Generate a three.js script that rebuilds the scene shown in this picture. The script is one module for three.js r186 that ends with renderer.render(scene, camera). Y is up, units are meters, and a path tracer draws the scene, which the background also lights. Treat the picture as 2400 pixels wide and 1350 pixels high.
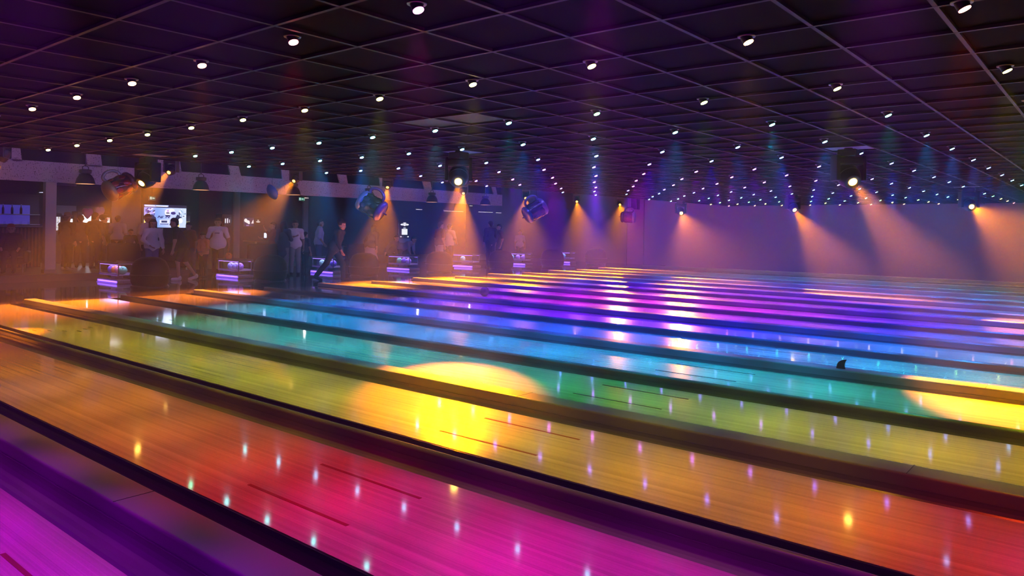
import * as THREE from 'three';
import { RoundedBoxGeometry } from 'three/addons/geometries/RoundedBoxGeometry.js';
import { mergeGeometries, mergeVertices } from 'three/addons/utils/BufferGeometryUtils.js';
import { MarchingCubes } from 'three/addons/objects/MarchingCubes.js';
import { RectAreaLightUniformsLib } from 'three/addons/lights/RectAreaLightUniformsLib.js';
RectAreaLightUniformsLib.init();

// ------------------------------------------------------------------ camera, light, haze, exposure
const EYE = 1.52, W = 2400, H = 1350, FOCAL = 1741, YAW = -0.6884, ROLL = 0.0138, CY = 539.05;
const scene = new THREE.Scene();
const camera = new THREE.PerspectiveCamera(2 * Math.atan(H / 2 / FOCAL) * 180 / Math.PI, W / H, 0.05, 200);
const FWD = new THREE.Vector3(Math.sin(YAW), 0, -Math.cos(YAW)), R0 = new THREE.Vector3(Math.cos(YAW), 0, Math.sin(YAW)), Y0 = new THREE.Vector3(0, 1, 0);
const RIGHT = R0.clone().multiplyScalar(Math.cos(ROLL)).addScaledVector(Y0, Math.sin(ROLL));
const UPV = Y0.clone().multiplyScalar(Math.cos(ROLL)).addScaledVector(R0, -Math.sin(ROLL));
camera.position.set(0, EYE, 0);
camera.up.copy(UPV);
camera.lookAt(FWD.x, EYE, FWD.z);
camera.setViewOffset(W, H, 0, H / 2 - CY, W, H);          // vertical lens shift: the photograph keeps its verticals upright
camera.updateMatrixWorld();
const renderer = new THREE.WebGLRenderer({ antialias: true });
renderer.toneMapping = THREE.LinearToneMapping;
renderer.toneMappingExposure = 1.0;
renderer.shadowMap.enabled = true;
scene.background = new THREE.Color(0x000000);
const HAZE = 0.0072;
scene.fog = new THREE.FogExp2(0xffffff, HAZE);            // stage haze
const ADDED_VIOLET = 88, LANE_LIGHT = 19, BEAM_LIGHT = 860, SMALL_BEAM = 1150;

// ------------------------------------------------------------------ helpers
let seed = 12345;
const rnd = () => { seed = (seed * 1664525 + 1013904223) >>> 0; return seed / 4294967296; };
const used = new Map();
function numbered(name) { const n = used.get(name) ?? 0; used.set(name, n + 1); return n ? `${name}_${String(n).padStart(3, '0')}` : name; }
function shadows(o) { o.castShadow = true; o.receiveShadow = true; return o; }
function tag(o, label, category, group) { o.userData.label = label; o.userData.category = category; if (group) o.userData.group = group; return o; }
function thing(name, label, category, [x, y, z] = [0, 0, 0], turn = 0, group) {
  const o = new THREE.Group(); o.name = numbered(name); o.position.set(x, y, z); o.rotation.y = turn; scene.add(o);
  return tag(o, label, category, group);
}
function part(name, geometry, material, parent, label) {
  if (Array.isArray(geometry)) geometry = join(geometry);
  const m = shadows(new THREE.Mesh(geometry, material)); m.name = numbered(name); parent.add(m);
  if (label) m.userData.label = label;
  return m;
}
function struct(name, geometry, material, parent = scene) {
  const m = geometry ? shadows(new THREE.Mesh(Array.isArray(geometry) ? join(geometry) : geometry, material)) : new THREE.Group();
  m.name = numbered(name); parent.add(m); m.userData.kind = 'structure'; return m;
}
function join(list) {
  const flat = list.map((g) => { g = g.index ? g.toNonIndexed() : g; for (const k of Object.keys(g.attributes)) if (!['position', 'normal', 'uv'].includes(k)) g.deleteAttribute(k); if (!g.attributes.uv) g.setAttribute('uv', new THREE.BufferAttribute(new Float32Array(g.attributes.position.count * 2), 2)); return g; });
  return mergeGeometries(flat);
}
const bx = (w, h, d, x = 0, y = 0, z = 0) => new THREE.BoxGeometry(w, h, d).translate(x, y, z);
const span = (x0, x1, y0, y1, z0, z1) => bx(x1 - x0, y1 - y0, z1 - z0, (x0 + x1) / 2, (y0 + y1) / 2, (z0 + z1) / 2);
const rbx = (w, h, d, r, x = 0, y = 0, z = 0, s = 2) => new RoundedBoxGeometry(w, h, d, s, r).translate(x, y, z);
const cyl = (r0, r1, h, x = 0, y = 0, z = 0, n = 20) => new THREE.CylinderGeometry(r0, r1, h, n).translate(x, y, z);
const lathe = (pts, n = 28) => new THREE.LatheGeometry(pts.map(([x, y]) => new THREE.Vector2(x, y)), n);
const ball = (r, x = 0, y = 0, z = 0, n = 24) => new THREE.SphereGeometry(r, n, Math.round(n * 0.7)).translate(x, y, z);
const tube = (pts, r, n = 24, k = 8) => new THREE.TubeGeometry(new THREE.CatmullRomCurve3(pts.map((p) => new THREE.Vector3(...p))), n, r, k);
const alongX = (shape, x0, x1) => new THREE.ExtrudeGeometry(shape, { depth: x1 - x0, bevelEnabled: false, curveSegments: 8 }).rotateY(Math.PI / 2).translate(x0, 0, 0);   // shape (a, y): a becomes -z
const mat = (rgb, roughness = 0.7, more = {}) => new THREE.MeshStandardMaterial({ color: new THREE.Color().setRGB(...rgb), roughness, ...more });
const phys = (rgb, roughness, more = {}) => new THREE.MeshPhysicalMaterial({ color: new THREE.Color().setRGB(...rgb), roughness, ...more });
const glow = (rgb, k = 1, base = [0.02, 0.02, 0.02]) => mat(base, 0.4, { emissive: new THREE.Color().setRGB(...rgb), emissiveIntensity: k });
function ray(px, py) { return FWD.clone().multiplyScalar(FOCAL).addScaledVector(RIGHT, px - W / 2).addScaledVector(UPV, CY - py); }
function project(x, y, z) { const v = new THREE.Vector3(x, y - EYE, z), d = v.dot(FWD); return [W / 2 + FOCAL * v.dot(RIGHT) / d, CY - FOCAL * v.dot(UPV) / d, d]; }
const ORD = ['zeroth', 'first', 'second', 'third', 'fourth', 'fifth', 'sixth', 'seventh', 'eighth', 'ninth', 'tenth', 'eleventh', 'twelfth', 'thirteenth', 'fourteenth', 'fifteenth', 'sixteenth', 'seventeenth', 'eighteenth'];
function canvasTexture(w, h, draw, srgb = true) {
  const c = document.createElement('canvas'); c.width = w; c.height = h; draw(c.getContext('2d'), w, h);
  const t = new THREE.CanvasTexture(c); if (srgb) t.colorSpace = THREE.SRGBColorSpace; t.wrapS = t.wrapT = THREE.RepeatWrapping; t.magFilter = THREE.LinearFilter; return t;
}
function noiseTexture(w, h, f, srgb = true) {
  const d = new Uint8Array(w * h * 4);
  for (let y = 0; y < h; y++) for (let x = 0; x < w; x++) { const c = f(x, y), i = (y * w + x) * 4; for (let k = 0; k < 3; k++) d[i + k] = Math.max(0, Math.min(255, c[k])); d[i + 3] = 255; }
  const t = new THREE.DataTexture(d, w, h); t.wrapS = t.wrapT = THREE.RepeatWrapping; t.magFilter = THREE.LinearFilter; t.minFilter = THREE.LinearFilter; if (srgb) t.colorSpace = THREE.SRGBColorSpace; t.needsUpdate = true; return t;
}

// ------------------------------------------------------------------ plan of the hall (metres; x along the lanes, foul line at FOUL, -z across the lanes)
const CEIL = 2.667, FOUL = -16.1, PINS = 2.6, EDGE = -12.95, STEP = -21.85, PLAT = 0.18, FAR = -30.6, NEAR = 2.4, BACK = -28.6;
const PAIR = 3.34;
const lanes = [];                                             // lanes[n] = [near z, far z], n = 1 nearest to the camera
for (let k = 0; k < 9; k++) { lanes[2 * k + 1] = [-(0.385 + PAIR * k), -(1.44 + PAIR * k)]; lanes[2 * k + 2] = [-(2.14 + PAIR * k), -(3.195 + PAIR * k)]; }
const laneZ = (n) => (lanes[n][0] + lanes[n][1]) / 2;
const wideGap = (k) => -(1.79 + PAIR * k);                    // centre of the wide gap inside pair k

// ------------------------------------------------------------------ materials
const M = {
  gutterShaded: mat([0.012, 0.011, 0.013], 0.3),  // gutter colour with the shade of the camera-side channel painted in
  black: mat([0.012, 0.012, 0.014], 0.5), tile: phys([0.004, 0.0035, 0.005], 0.9, { specularIntensity: 0.12 }), grid: phys([0.04, 0.036, 0.044], 0.5, { specularIntensity: 0.4 }), white: mat([0.62, 0.6, 0.58], 0.8), greyTile: mat([0.09, 0.085, 0.08], 0.85),
  gutter: mat([0.15, 0.145, 0.15], 0.25), cap: mat([0.28, 0.27, 0.3], 0.32), capDark: mat([0.008, 0.008, 0.009], 0.35), rubber: mat([0.01, 0.01, 0.01], 0.6),
  wall: mat([0.4, 0.22, 0.44], 0.75), wallDark: mat([0.05, 0.045, 0.06], 0.8), metal: mat([0.35, 0.35, 0.37], 0.35, { metalness: 0.8 }), plastic: mat([0.02, 0.02, 0.022], 0.3),
};
const woodStreak = noiseTexture(64, 1024, (() => {
  const row = []; let board = 0, tone = 1;
  for (let y = 0; y < 1024; y++) { if (y % 26 === 0) { board = 0.92 + 0.1 * rnd(); } tone = tone * 0.6 + 0.4 * (0.9 + 0.2 * rnd()); row[y] = board * tone * (y % 26 === 0 ? 0.92 : 1); }
  const blotch = Array.from({ length: 64 * 1024 }, () => rnd());
  return (x, y) => { const k = row[y] * (0.97 + 0.06 * blotch[y * 64 + x]); return [205 * k, 186 * k, 158 * k]; };
})());
const streakBump = noiseTexture(32, 1024, (() => { const r = Array.from({ length: 1024 }, () => 110 + 40 * rnd()); return (x, y) => { const v = r[y]; return [v, v, v]; }; })(), false);
const laneMat = phys([1, 1, 1], 0.24, { specularIntensity: 0.36, map: woodStreak, clearcoat: 1, clearcoatRoughness: 0.065, bumpMap: streakBump, bumpScale: 0.00002 });
const approachMat = phys([0.13, 0.1, 0.085], 0.4, { map: woodStreak, clearcoat: 1, clearcoatRoughness: 0.04 });

// ------------------------------------------------------------------ the room
struct('floor', span(BACK - 0.3, PINS + 0.8, -0.4, -0.16, FAR - 0.3, NEAR + 0.3), M.black);
{ const g = span(STEP, FOUL, -0.15, 0, FAR, NEAR); g.scale(1, 1, 1); struct('floor_approach', g, approachMat); }
struct('floor_platform', span(BACK, STEP, -0.15, PLAT, FAR, NEAR), mat([0.1, 0.075, 0.06], 0.35));
struct('wall_left', span(BACK - 0.2, BACK, -0.16, 4.1, FAR - 0.3, NEAR + 0.3), M.wallDark);
struct('wall_right', span(PINS + 0.5, PINS + 0.7, -0.16, 4.1, FAR - 0.3, NEAR + 0.3), M.wallDark);
struct('wall_near', span(BACK, PINS + 0.5, -0.16, 4.1, NEAR, NEAR + 0.2), M.wallDark);
const wallFar = struct('wall_far');
part('wall_panel', span(-17.2, PINS + 0.5, -0.16, 4.0, FAR - 0.2, FAR), M.wall, wallFar);
part('wall_panel', span(-18.12, -17.25, -0.16, 4.0, FAR - 0.2, FAR), M.wall, wallFar);
part('wall_panel', span(BACK, -18.17, -0.16, 4.0, FAR - 0.2, FAR - 0.05), mat([0.2, 0.18, 0.2], 0.8), wallFar);
part('wall_backing', span(BACK, PINS + 0.5, -0.16, 4.0, FAR - 0.3, FAR - 0.2), M.black, wallFar);

// ceiling: black mineral tiles in a metal grid, ending at EDGE; a higher black void over the approach beyond
const ceiling = struct('ceiling');
{
  const T = 0.6045, X0 = -3.157, Z0 = -2.405, a0 = -16, a1 = 10, b0 = -7, b1 = 46;
  part('ceiling_slab', span(EDGE, PINS + 0.5, CEIL + 0.06, CEIL + 0.2, FAR, NEAR), M.black, ceiling);
  part('soffit_riser', span(EDGE - 0.1, EDGE - 0.001, CEIL - 0.001, 4.0, FAR, NEAR), M.tile, ceiling);
  part('upper_slab', span(BACK, EDGE, 4.0, 4.1, FAR, NEAR), M.black, ceiling);
  const lineX = (a) => X0 + a * T, lineZ = (b) => Z0 - b * T;
  const barX = bx(PINS + 0.5 - EDGE, 0.02, 0.024), barZ = bx(0.024, 0.02, NEAR - FAR);
  for (let b = b0; b <= b1; b++) if (lineZ(b) > FAR && lineZ(b) < NEAR) part('grid_runner', barX, M.grid, ceiling).position.set((EDGE + PINS + 0.5) / 2, CEIL + 0.01, lineZ(b));
  for (let a = a0; a <= a1; a++) if (lineX(a) > EDGE && lineX(a) < PINS + 0.5) part('grid_runner', barZ, M.grid, ceiling).position.set(lineX(a), CEIL + 0.011, (FAR + NEAR) / 2);
  const white = [[-7.72, -8.12], [-2.83, -10.54], [-7.77, -22.8], [-2.67, -20.4], [-12.4, -5.6], [-12.4, -24.5]], grey = [[-5.6, -5.62], [-5.05, -5.75]];
  const inCell = (list, x, z) => list.some(([p, q]) => Math.abs(p - x) < T / 2 && Math.abs(q - z) < T / 2);
  const cells = [];
  for (let a = a0 - 1; a <= a1; a++) for (let b = b0 - 1; b <= b1; b++) {
    const x0 = Math.max(lineX(a), EDGE) + 0.002, x1 = Math.min(lineX(a + 1), PINS + 0.5) - 0.002, z1 = Math.min(lineZ(b), NEAR) - 0.002, z0 = Math.max(lineZ(b + 1), FAR) + 0.002;
    if (x1 - x0 < 0.05 || z1 - z0 < 0.05) continue;
    const x = (x0 + x1) / 2, z = (z0 + z1) / 2, whole = x1 - x0 > 0.59 && z1 - z0 > 0.59;
    const c = [[x0, z0], [x1, z0], [x1, z1], [x0, z1]].map(([p, q]) => project(p, CEIL, q));
    let area = 0;
    if (c.every((p) => p[2] > 0.3) && c.some((p) => p[0] > 0 && p[0] < W && p[1] > 0 && p[1] < H)) area = Math.abs(c.reduce((s, p, i) => { const q = c[(i + 1) % 4]; return s + p[0] * q[1] - q[0] * p[1]; }, 0)) / 2;
    cells.push({ x, z, w: x1 - x0, d: z1 - z0, whole, area: inCell(white, x, z) || inCell(grey, x, z) ? 1e9 : area, m: inCell(white, x, z) ? M.white : inCell(grey, x, z) ? M.greyTile : M.tile });
  }
  for (let i = 0; i < 3; i++) {                               // added violet battens, unseen behind the ceiling edge, to light fascia and approach
    const b = part('added_violet_batten', rbx(0.06, 0.09, 7.2, 0.02, EDGE - 0.14, 3.5, -7 - 8.4 * i), M.metal, ceiling);
    part('lamp_tube', new THREE.CapsuleGeometry(0.016, 7, 4, 10).rotateX(Math.PI / 2).translate(EDGE - 0.19, 3.5, -7 - 8.4 * i), glow([0.3, 0.2, 1], 2), b);
    const l = new THREE.RectAreaLight(new THREE.Color().setRGB(0.3, 0.3, 1), ADDED_VIOLET, 7, 0.05); l.name = 'added_batten_light'; l.position.set(EDGE - 0.22, 3.5, -7 - 8.4 * i); l.lookAt(EDGE - 5, 2.9, -7 - 8.4 * i); scene.add(l);
  }
  cells.sort((p, q) => q.area - p.area);
  const oneTile = bx(T - 0.004, 0.012, T - 0.004), rest = [];
  cells.forEach((c, i) => {
    if (i < 300 && c.area > 0) part('ceiling_tile', c.whole ? oneTile : bx(c.w, 0.012, c.d), c.m, ceiling).position.set(c.x, CEIL + 0.028, c.z);
    else rest.push(bx(c.w, 0.012, c.d, c.x, CEIL + 0.028, c.z));
  });
  part('ceiling_tiles', rest, M.tile, ceiling).userData.kind = 'stuff';
}

// ------------------------------------------------------------------ lanes, gutters, divider caps
const laneLook = ['', 'magenta', 'orange to pink', 'yellow and orange', 'yellow-green and teal', 'green and cyan', 'teal and blue', 'light blue', 'blue', 'blue-violet', 'violet', 'violet and magenta', 'magenta', 'violet', 'blue', 'cyan-blue', 'teal', 'olive green', 'dull red and magenta'];
const laneLen = PINS - FOUL;
const bedGeo = (() => { const g = span(FOUL, PINS, -0.1, 0, -0.5275, 0.5275); const p = g.attributes.position, uv = g.attributes.uv; for (let i = 0; i < p.count; i++) uv.setXY(i, p.getX(i) / 0.6, (p.getZ(i) + 0.5275) / 1.06); return g; })();
const gutterGeo = (() => {
  const s = new THREE.Shape(), w = 0.115; s.moveTo(-w, -0.005); s.lineTo(-w, -0.145); s.lineTo(w, -0.145); s.lineTo(w, -0.005); s.lineTo(w - 0.008, -0.005);
  for (let i = 0; i <= 12; i++) { const t = Math.PI * i / 12; s.lineTo((w - 0.008) * Math.cos(t), -0.012 - 0.085 * Math.sin(t)); }
  s.lineTo(-w, -0.005); return alongX(s, FOUL, PINS);
})();
const markMat = phys([0.26, 0.08, 0.045], 0.6, { specularIntensity: 0, clearcoat: 1, clearcoatRoughness: 0.065 });
for (let n = 1; n <= 18; n++) {
  const z = laneZ(n), t = thing('bowling_lane', n === 1 ? 'glossy wooden bowling lane lit magenta in the near bottom corner, closest to the camera' : n === 18 ? 'glossy bowling lane farthest from the camera, right beside the purple wall' : `glossy wooden bowling lane glowing ${laneLook[n]}, ${ORD[n]} lane counted from the near corner`, 'bowling lane', [0, 0, z]);
  part('lane_bed', bedGeo, laneMat, t);
  for (const s of [-1, 1]) part('gutter', gutterGeo, s > 0 ? M.gutterShaded : M.gutter, t).position.z = s * (0.5275 + 0.118);  // camera-side gutter takes the darkened colour, a painted band of shade
  const marks = [];
  // long distance markers and the arrows, flush inlays
  for (const [dx, dz, l] of [[-3.5, 0.26, 0.92], [-3.5, -0.25, 0.92], [-3.18, 0.0, 0.0]]) if (l) part('lane_marker', bx(l, 0.0016, 0.022), markMat, t).position.set(dx, 0.0008, dz);
  for (let i = -3; i <= 3; i++) part('lane_arrow', bx(0.14, 0.0016, 0.02), M.capDark, t).position.set(-11.42 - 0.16 * Math.abs(i), 0.0008, i * 0.135);
}
// wide gaps carry a flat capping over the ball track; narrow gaps a rounded divider
const capShape = (() => { const s = new THREE.Shape(), w = 0.113, h = 0.075, r = 0.018; s.moveTo(-w, -0.14); s.lineTo(w, -0.14); s.lineTo(w, h - r); s.quadraticCurveTo(w, h, w - r, h); s.lineTo(-w + r, h); s.quadraticCurveTo(-w, h, -w, h - r); s.lineTo(-w, -0.14); return s; })();
const divShape = (() => { const s = new THREE.Shape(), w = 0.03, h = 0.062; s.moveTo(-w, -0.14); s.lineTo(w, -0.14); s.lineTo(w, h - w); s.absarc(0, h - w, w, 0, Math.PI); s.lineTo(-w, -0.14); return s; })();
const capGeo = alongX(capShape, FOUL + 0.02, PINS), divGeo = alongX(divShape, FOUL + 0.02, PINS);
const capNose = new THREE.CylinderGeometry(0.113, 0.113, 0.21, 24, 1, false, Math.PI, Math.PI).translate(FOUL + 0.02, -0.03, 0), divNose = new THREE.CylinderGeometry(0.03, 0.03, 0.195, 16, 1, false, Math.PI, Math.PI).translate(FOUL + 0.02, -0.04, 0);
const pairBetween = (a, b) => `between the ${ORD[a]} and ${ORD[b]} lanes from the near corner`;
for (let k = 0; k < 9; k++) {
  const t = thing('ball_track_cap', `flat grey capping board ${pairBetween(2 * k + 1, 2 * k + 2)}`, 'lane divider', [0, 0, wideGap(k)]);
  part('capping', capGeo, M.cap, t); part('cap_end', capNose, M.cap, t);
  for (const x of [-13.2, -10.15, -7.1, -4.05, -1.0]) part('cap_seam', bx(0.004, 0.002, 0.22), M.capDark, t).position.set(x, 0.0755, 0);
}
for (let k = 0; k < 8; k++) {
  const t = thing('lane_divider', `narrow rounded black divider rail ${pairBetween(2 * k + 2, 2 * k + 3)}`, 'lane divider', [0, 0, (lanes[2 * k + 2][1] + lanes[2 * k + 3][0]) / 2]);
  part('rail', divGeo, M.gutter, t); part('rail_end', divNose, M.gutter, t);
}

// ------------------------------------------------------------------ rainbow downlights: one row over every lane
const ringAt = (x, z) => Math.hypot(x + 8, z > -14 ? z + 15.8 : 2.1 + 0.7 * (-14 - z));
const hueAt = (() => {
  const K = [[0, 303], [2.6, 298], [3.6, 276], [4.6, 254], [6, 238], [7.4, 224], [8.6, 207], [9.4, 182], [10.2, 150], [10.9, 110], [11.5, 76], [12.0, 58], [12.7, 40], [13.2, 24], [13.7, 5], [14.1, -14], [14.6, -34], [15.0, -48], [15.8, -68], [17, -100], [19, -130]];
  return (x, z) => { const r = ringAt(x, z); let i = 1; while (i < K.length - 1 && K[i][0] < r) i++; const t = Math.min(1, (r - K[i - 1][0]) / (K[i][0] - K[i - 1][0])); return (((K[i - 1][1] + t * (K[i][1] - K[i - 1][1])) % 360) + 360) % 360; };
})();
function ledColor(h) {                                        // three LED channels driven round the wheel
  const f = (c) => { let d = Math.abs(((h - c) % 360 + 540) % 360 - 180); return Math.max(0, Math.min(1, 2 - d / 60)); };
  return [f(0), f(120) * 0.95, f(240) * 1.9];
}
const hueName = (h) => (h < 12 || h >= 345 ? 'red' : h < 45 ? 'orange' : h < 70 ? 'yellow' : h < 150 ? 'green' : h < 200 ? 'cyan' : h < 248 ? 'blue' : h < 290 ? 'violet' : 'magenta');
{
  const trim = lathe([[0.036, -0.002], [0.05, -0.004], [0.052, 0.004], [0.036, 0.006], [0.036, -0.002]], 24), can = cyl(0.033, 0.031, 0.04, 0, 0, 0, 20), lens = cyl(0.0285, 0.0285, 0.004, 0, -0.0215, 0, 16);
  const lensMats = new Map();
  for (let n = 1; n <= 18; n++) {
   const row = [];
   for (let c = -9; c <= 3; c++) if (!(c === -9 && n % 3 === 1)) { const x = -2.796 + 1.0865 * c, z = n % 2 ? -4.208 - PAIR * (n - 3) / 2 : -2.609 - PAIR * (n - 2) / 2, q = project(x, CEIL - 0.03, z); row.push({ x, z, side: q[2] < 0.2 || q[0] < 0 ? -1 : q[0] > W ? 1 : q[1] < 0 ? 2 : 0 }); }
   const count = new Map();
   for (const { x, z, side } of row) {
    const i = (count.get(side) ?? 0) + 1; count.set(side, i);
    const h = hueAt(x, z), rgb = ledColor(h), key = Math.round(h / 6), where = side === 0 ? `${ORD[i]} from left in row above ${ORD[n]} lane` : `${ORD[i]} one beyond the ${side < 0 ? 'left' : side === 1 ? 'right' : 'top'} picture edge above ${ORD[n]} lane`;
    const t = thing('downlight', `small ceiling spotlight glowing ${hueName(h)}, ${where}`, 'ceiling light', [x, CEIL, z]);
    part('trim_ring', trim, M.metal, t);
    const g = part('lamp_can', can, M.plastic, t); g.position.set(0.004, -0.016, 0); g.rotation.z = 0.42;
    if (!lensMats.has(key)) lensMats.set(key, glow(rgb.map((v) => Math.min(1, 0.14 + 0.86 * v)), 36));
    part('lens', lens, lensMats.get(key), g);
    const s = new THREE.SpotLight(new THREE.Color().setRGB(...rgb), LANE_LIGHT * (1 + 3.4 * Math.max(0, Math.min(1, (10.6 - ringAt(x, z)) / 4.2))), 0, 0.41, 1, 2);
    s.name = 'downlight_beam'; s.position.set(0.014, -0.05, 0); s.target.position.set(0.02, -2.6, 0); s.castShadow = true; s.shadow.radius = 1.3; t.add(s, s.target);
   }
  }
}
// ------------------------------------------------------------------ moving-head beam lights
function at(px, depth, y) { const d = ray(px, CY); d.y = 0; const k = depth / d.dot(FWD); return new THREE.Vector3(d.x * k, y, d.z * k); }
function floorAt(px, py, y = 0) { const d = ray(px, py), k = (y - EYE) / d.y; return new THREE.Vector3(d.x * k, y, d.z * k); }
const amber = [1, 0.25, 0.0];
const beamLens = glow([1, 0.55, 0.08], 22), smallLens = glow([1, 0.55, 0.1], 6), headShell = mat([0.016, 0.016, 0.018], 0.4), headTrim = mat([0.16, 0.16, 0.17], 0.4);
function movingHead(label, group, lensAt, target, size, top, power, angle) {
  const d = target.clone().sub(lensAt).normalize(), S = size;
  const t = thing('moving_head_light', label, 'stage light', [lensAt.x, top, lensAt.z], 0, group);
  const pivot = lensAt.clone().addScaledVector(d, -0.17 * S); t.position.x = pivot.x; t.position.z = pivot.z;
  const py = pivot.y - top;                                     // pivot below the mounting face
  part('base', [rbx(0.24 * S, 0.1 * S, 0.2 * S, 0.02 * S, 0, -0.07 * S, 0), cyl(0.05 * S, 0.06 * S, 0.02 * S, 0, -0.01 * S, 0)], headShell, t);
  const yaw = Math.atan2(d.x, d.z), y = new THREE.Group(); y.rotation.y = yaw;
  const arm = (s) => rbx(0.05 * S, -py - 0.1 * S + 0.07 * S, 0.2 * S, 0.015 * S, s * 0.175 * S, (py - 0.1 * S - 0.07 * S) / 2, 0);
  const yoke = part('yoke', [arm(1), arm(-1), rbx(0.4 * S, 0.11 * S, 0.2 * S, 0.03 * S, 0, -0.175 * S, 0)], headShell, t); yoke.rotation.y = yaw;
  const hg = lathe([[0.001, -0.19], [0.08, -0.185], [0.12, -0.15], [0.14, -0.08], [0.145, 0.0], [0.14, 0.06], [0.122, 0.11], [0.108, 0.15], [0.1, 0.165], [0.07, 0.165], [0.068, 0.15], [0.001, 0.15]].map(([a, b]) => [a * S, b * S]), 28).rotateX(Math.PI / 2);
  const head = part('head', hg, headShell, t); head.position.y = py; head.quaternion.setFromUnitVectors(new THREE.Vector3(0, 0, 1), d);
  part('band', new THREE.TorusGeometry(0.142 * S, 0.006 * S, 8, 28).translate(0, 0, 0.03 * S), headTrim, head);
  part('lens', cyl(0.052 * S, 0.052 * S, 0.008 * S, 0, 0, 0, 24).rotateX(Math.PI / 2).translate(0, 0, 0.156 * S), S < 1 ? smallLens : beamLens, head);
  const s = new THREE.SpotLight(new THREE.Color().setRGB(...amber), power, 0, angle, S < 1 ? 1 : 0.5, 2); s.name = 'beam';
  s.position.set(0, 0, 0.175 * S); s.target.position.set(0, 0, 3); s.castShadow = true; s.shadow.radius = 2; head.add(s, s.target);
  return t;
}
const onPlane = (px, py, k, v) => { const d = ray(px, py), q = v / d[k]; return new THREE.Vector3(d.x * q, EYE + d.y * q, d.z * q); };
const big = [
  [[1074, 427], [1058, 899], 'large black moving head light at centre, hanging from an orange-lit white ceiling tile', BEAM_LIGHT, 0.225],
  [[2000, 428], [2398, 955], 'large black moving head light on the right, silhouetted below a violet-lit white ceiling tile', BEAM_LIGHT * 1.4, 0.255],
  [[1863, 493], [2000, 692], 'moving head light before the purple wall with a blue haze streak through it, aimed right', BEAM_LIGHT * 1.9, 0.36],
  [[2278, 485], [2710, 796], 'rightmost moving head light, near the right edge in front of the purple wall top', BEAM_LIGHT * 1.9, 0.36],
  [[1597, 500], [1668, 668], 'moving head light before the purple wall, right of the red barrel balloon', BEAM_LIGHT * 1.8, 0.36],
  [[330, 431], [-95, 792], 'moving head light at left with glowing lens beside the hooked mug balloon, aimed left', BEAM_LIGHT * 0.7, 0.27],
];
for (const [[px, py], tg, label, power, angle] of big) { const d = ray(px, py), k = (2.2 - EYE) / d.y; movingHead(label, undefined, new THREE.Vector3(d.x * k, 2.2, d.z * k), floorAt(...tg), 1, CEIL, power, angle); }
const small = [
  [[1, 378], [-150, 700], 'small moving head light cut off by the left picture edge before the fascia'],
  [[395, 405], [70, 722], 'small moving head light at far left end of the speckled fascia, beam aimed left'],
  [[688, 425], [455, 690], 'small moving head light directly above a pendant lamp, right of the blue balloon disc'],
  [[908, 440], [880, 665], 'small moving head light right of the green mug balloon, beam straight down'],
  [[1086, 454], [1064, 655], 'small moving head light just below and behind the large centre one'],
  [[1232, 465], [1228, 650], 'small moving head light beside the dark violet mug balloon past the fascia end'],
  [[1352, 473], [1376, 640], 'small moving head light alone between the violet mug balloon and the red barrel balloon'],
  [[1453, 480], [1490, 640], 'small moving head light immediately left of the red barrel balloon'],
];
for (const [p, tg, label] of small) movingHead(label, undefined, onPlane(...p, 'x', -17.4), floorAt(...tg), 0.8, 3.16, SMALL_BEAM * (p[0] < 700 ? 1.1 : p[0] === 1086 ? 3.2 : 1.7), 0.35);
scene.children.filter((o) => o.name.startsWith('moving_head_light') && o.position.y > 3).forEach((o) => part('drop_rod', cyl(0.018, 0.018, 0.83, 0, 0.415, 0, 10), headShell, o));

// ------------------------------------------------------------------ speckled fascia over the approach
const speckle = canvasTexture(512, 512, (c, w, h) => { c.fillStyle = '#e4e2e6'; c.fillRect(0, 0, w, h); c.fillStyle = '#17151b'; for (let i = 0; i < 420; i++) { c.beginPath(); c.arc(rnd() * w, rnd() * h, 1.6 + 2.6 * rnd(), 0, 7); c.fill(); } c.fillStyle = '#b9b6be'; for (let i = 0; i < 300; i++) { c.beginPath(); c.arc(rnd() * w, rnd() * h, 1.2 + 2 * rnd(), 0, 7); c.fill(); } });
const fasciaMat = mat([0.72, 0.7, 0.74], 0.8, { map: speckle });
const FX = -22.6;
{
  const t = struct('trim_1'); t.userData.kind = 'structure';
  const worldUV = (g) => { const p = g.attributes.position, uv = g.attributes.uv; for (let i = 0; i < p.count; i++) uv.setXY(i, p.getZ(i) / 1.1, p.getY(i) / 1.1); return g; };
  const slab = (pts) => { const s = new THREE.Shape(pts.map(([a, b]) => new THREE.Vector2(a, b))); return worldUV(new THREE.ExtrudeGeometry(s, { depth: 0.06, bevelEnabled: false }).rotateY(Math.PI / 2).translate(FX - 0.06, 0, 0)); };
  part('fascia_board', slab([[2.2, 2.65], [26.72, 2.65], [26.72, 3.17], [2.2, 3.21]]), fasciaMat, t);
  const zAt = (px, py) => -onPlane(px, py, 'x', FX).z;
  for (const [l0, r0, l1, r1, py0, py1] of [[27, 47, 27, 52, 344, 372], [200, 236, 206, 240, 358, 384], [370, 383, 372, 386, 372, 395], [415, 421, 419, 426, 377, 398], [535, 558, 541, 566, 388, 410], [660, 679, 663, 681, 398, 417], [791, 811, 797, 816, 408, 428], [889, 898, 892, 898, 417, 435], [990, 1008, 996, 1013, 426, 445], [1153, 1161, 1158, 1166, 439, 454]]) {
    const a = zAt(l1, py1), b = zAt(r1, py1), c = zAt(r0, py0), d = zAt(l0, py0);
    part('fascia_upstand', slab([[a, 3.16], [b, 3.16], [c + (c - b) * 0.4, 3.72], [d + (d - a) * 0.4, 3.72]]), fasciaMat, t);
  }
  part('fascia_backing', span(FX - 0.3, FX - 0.08, 2.66, 4.0, FAR + 3.9, -2.2), M.tile, t);
}
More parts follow.
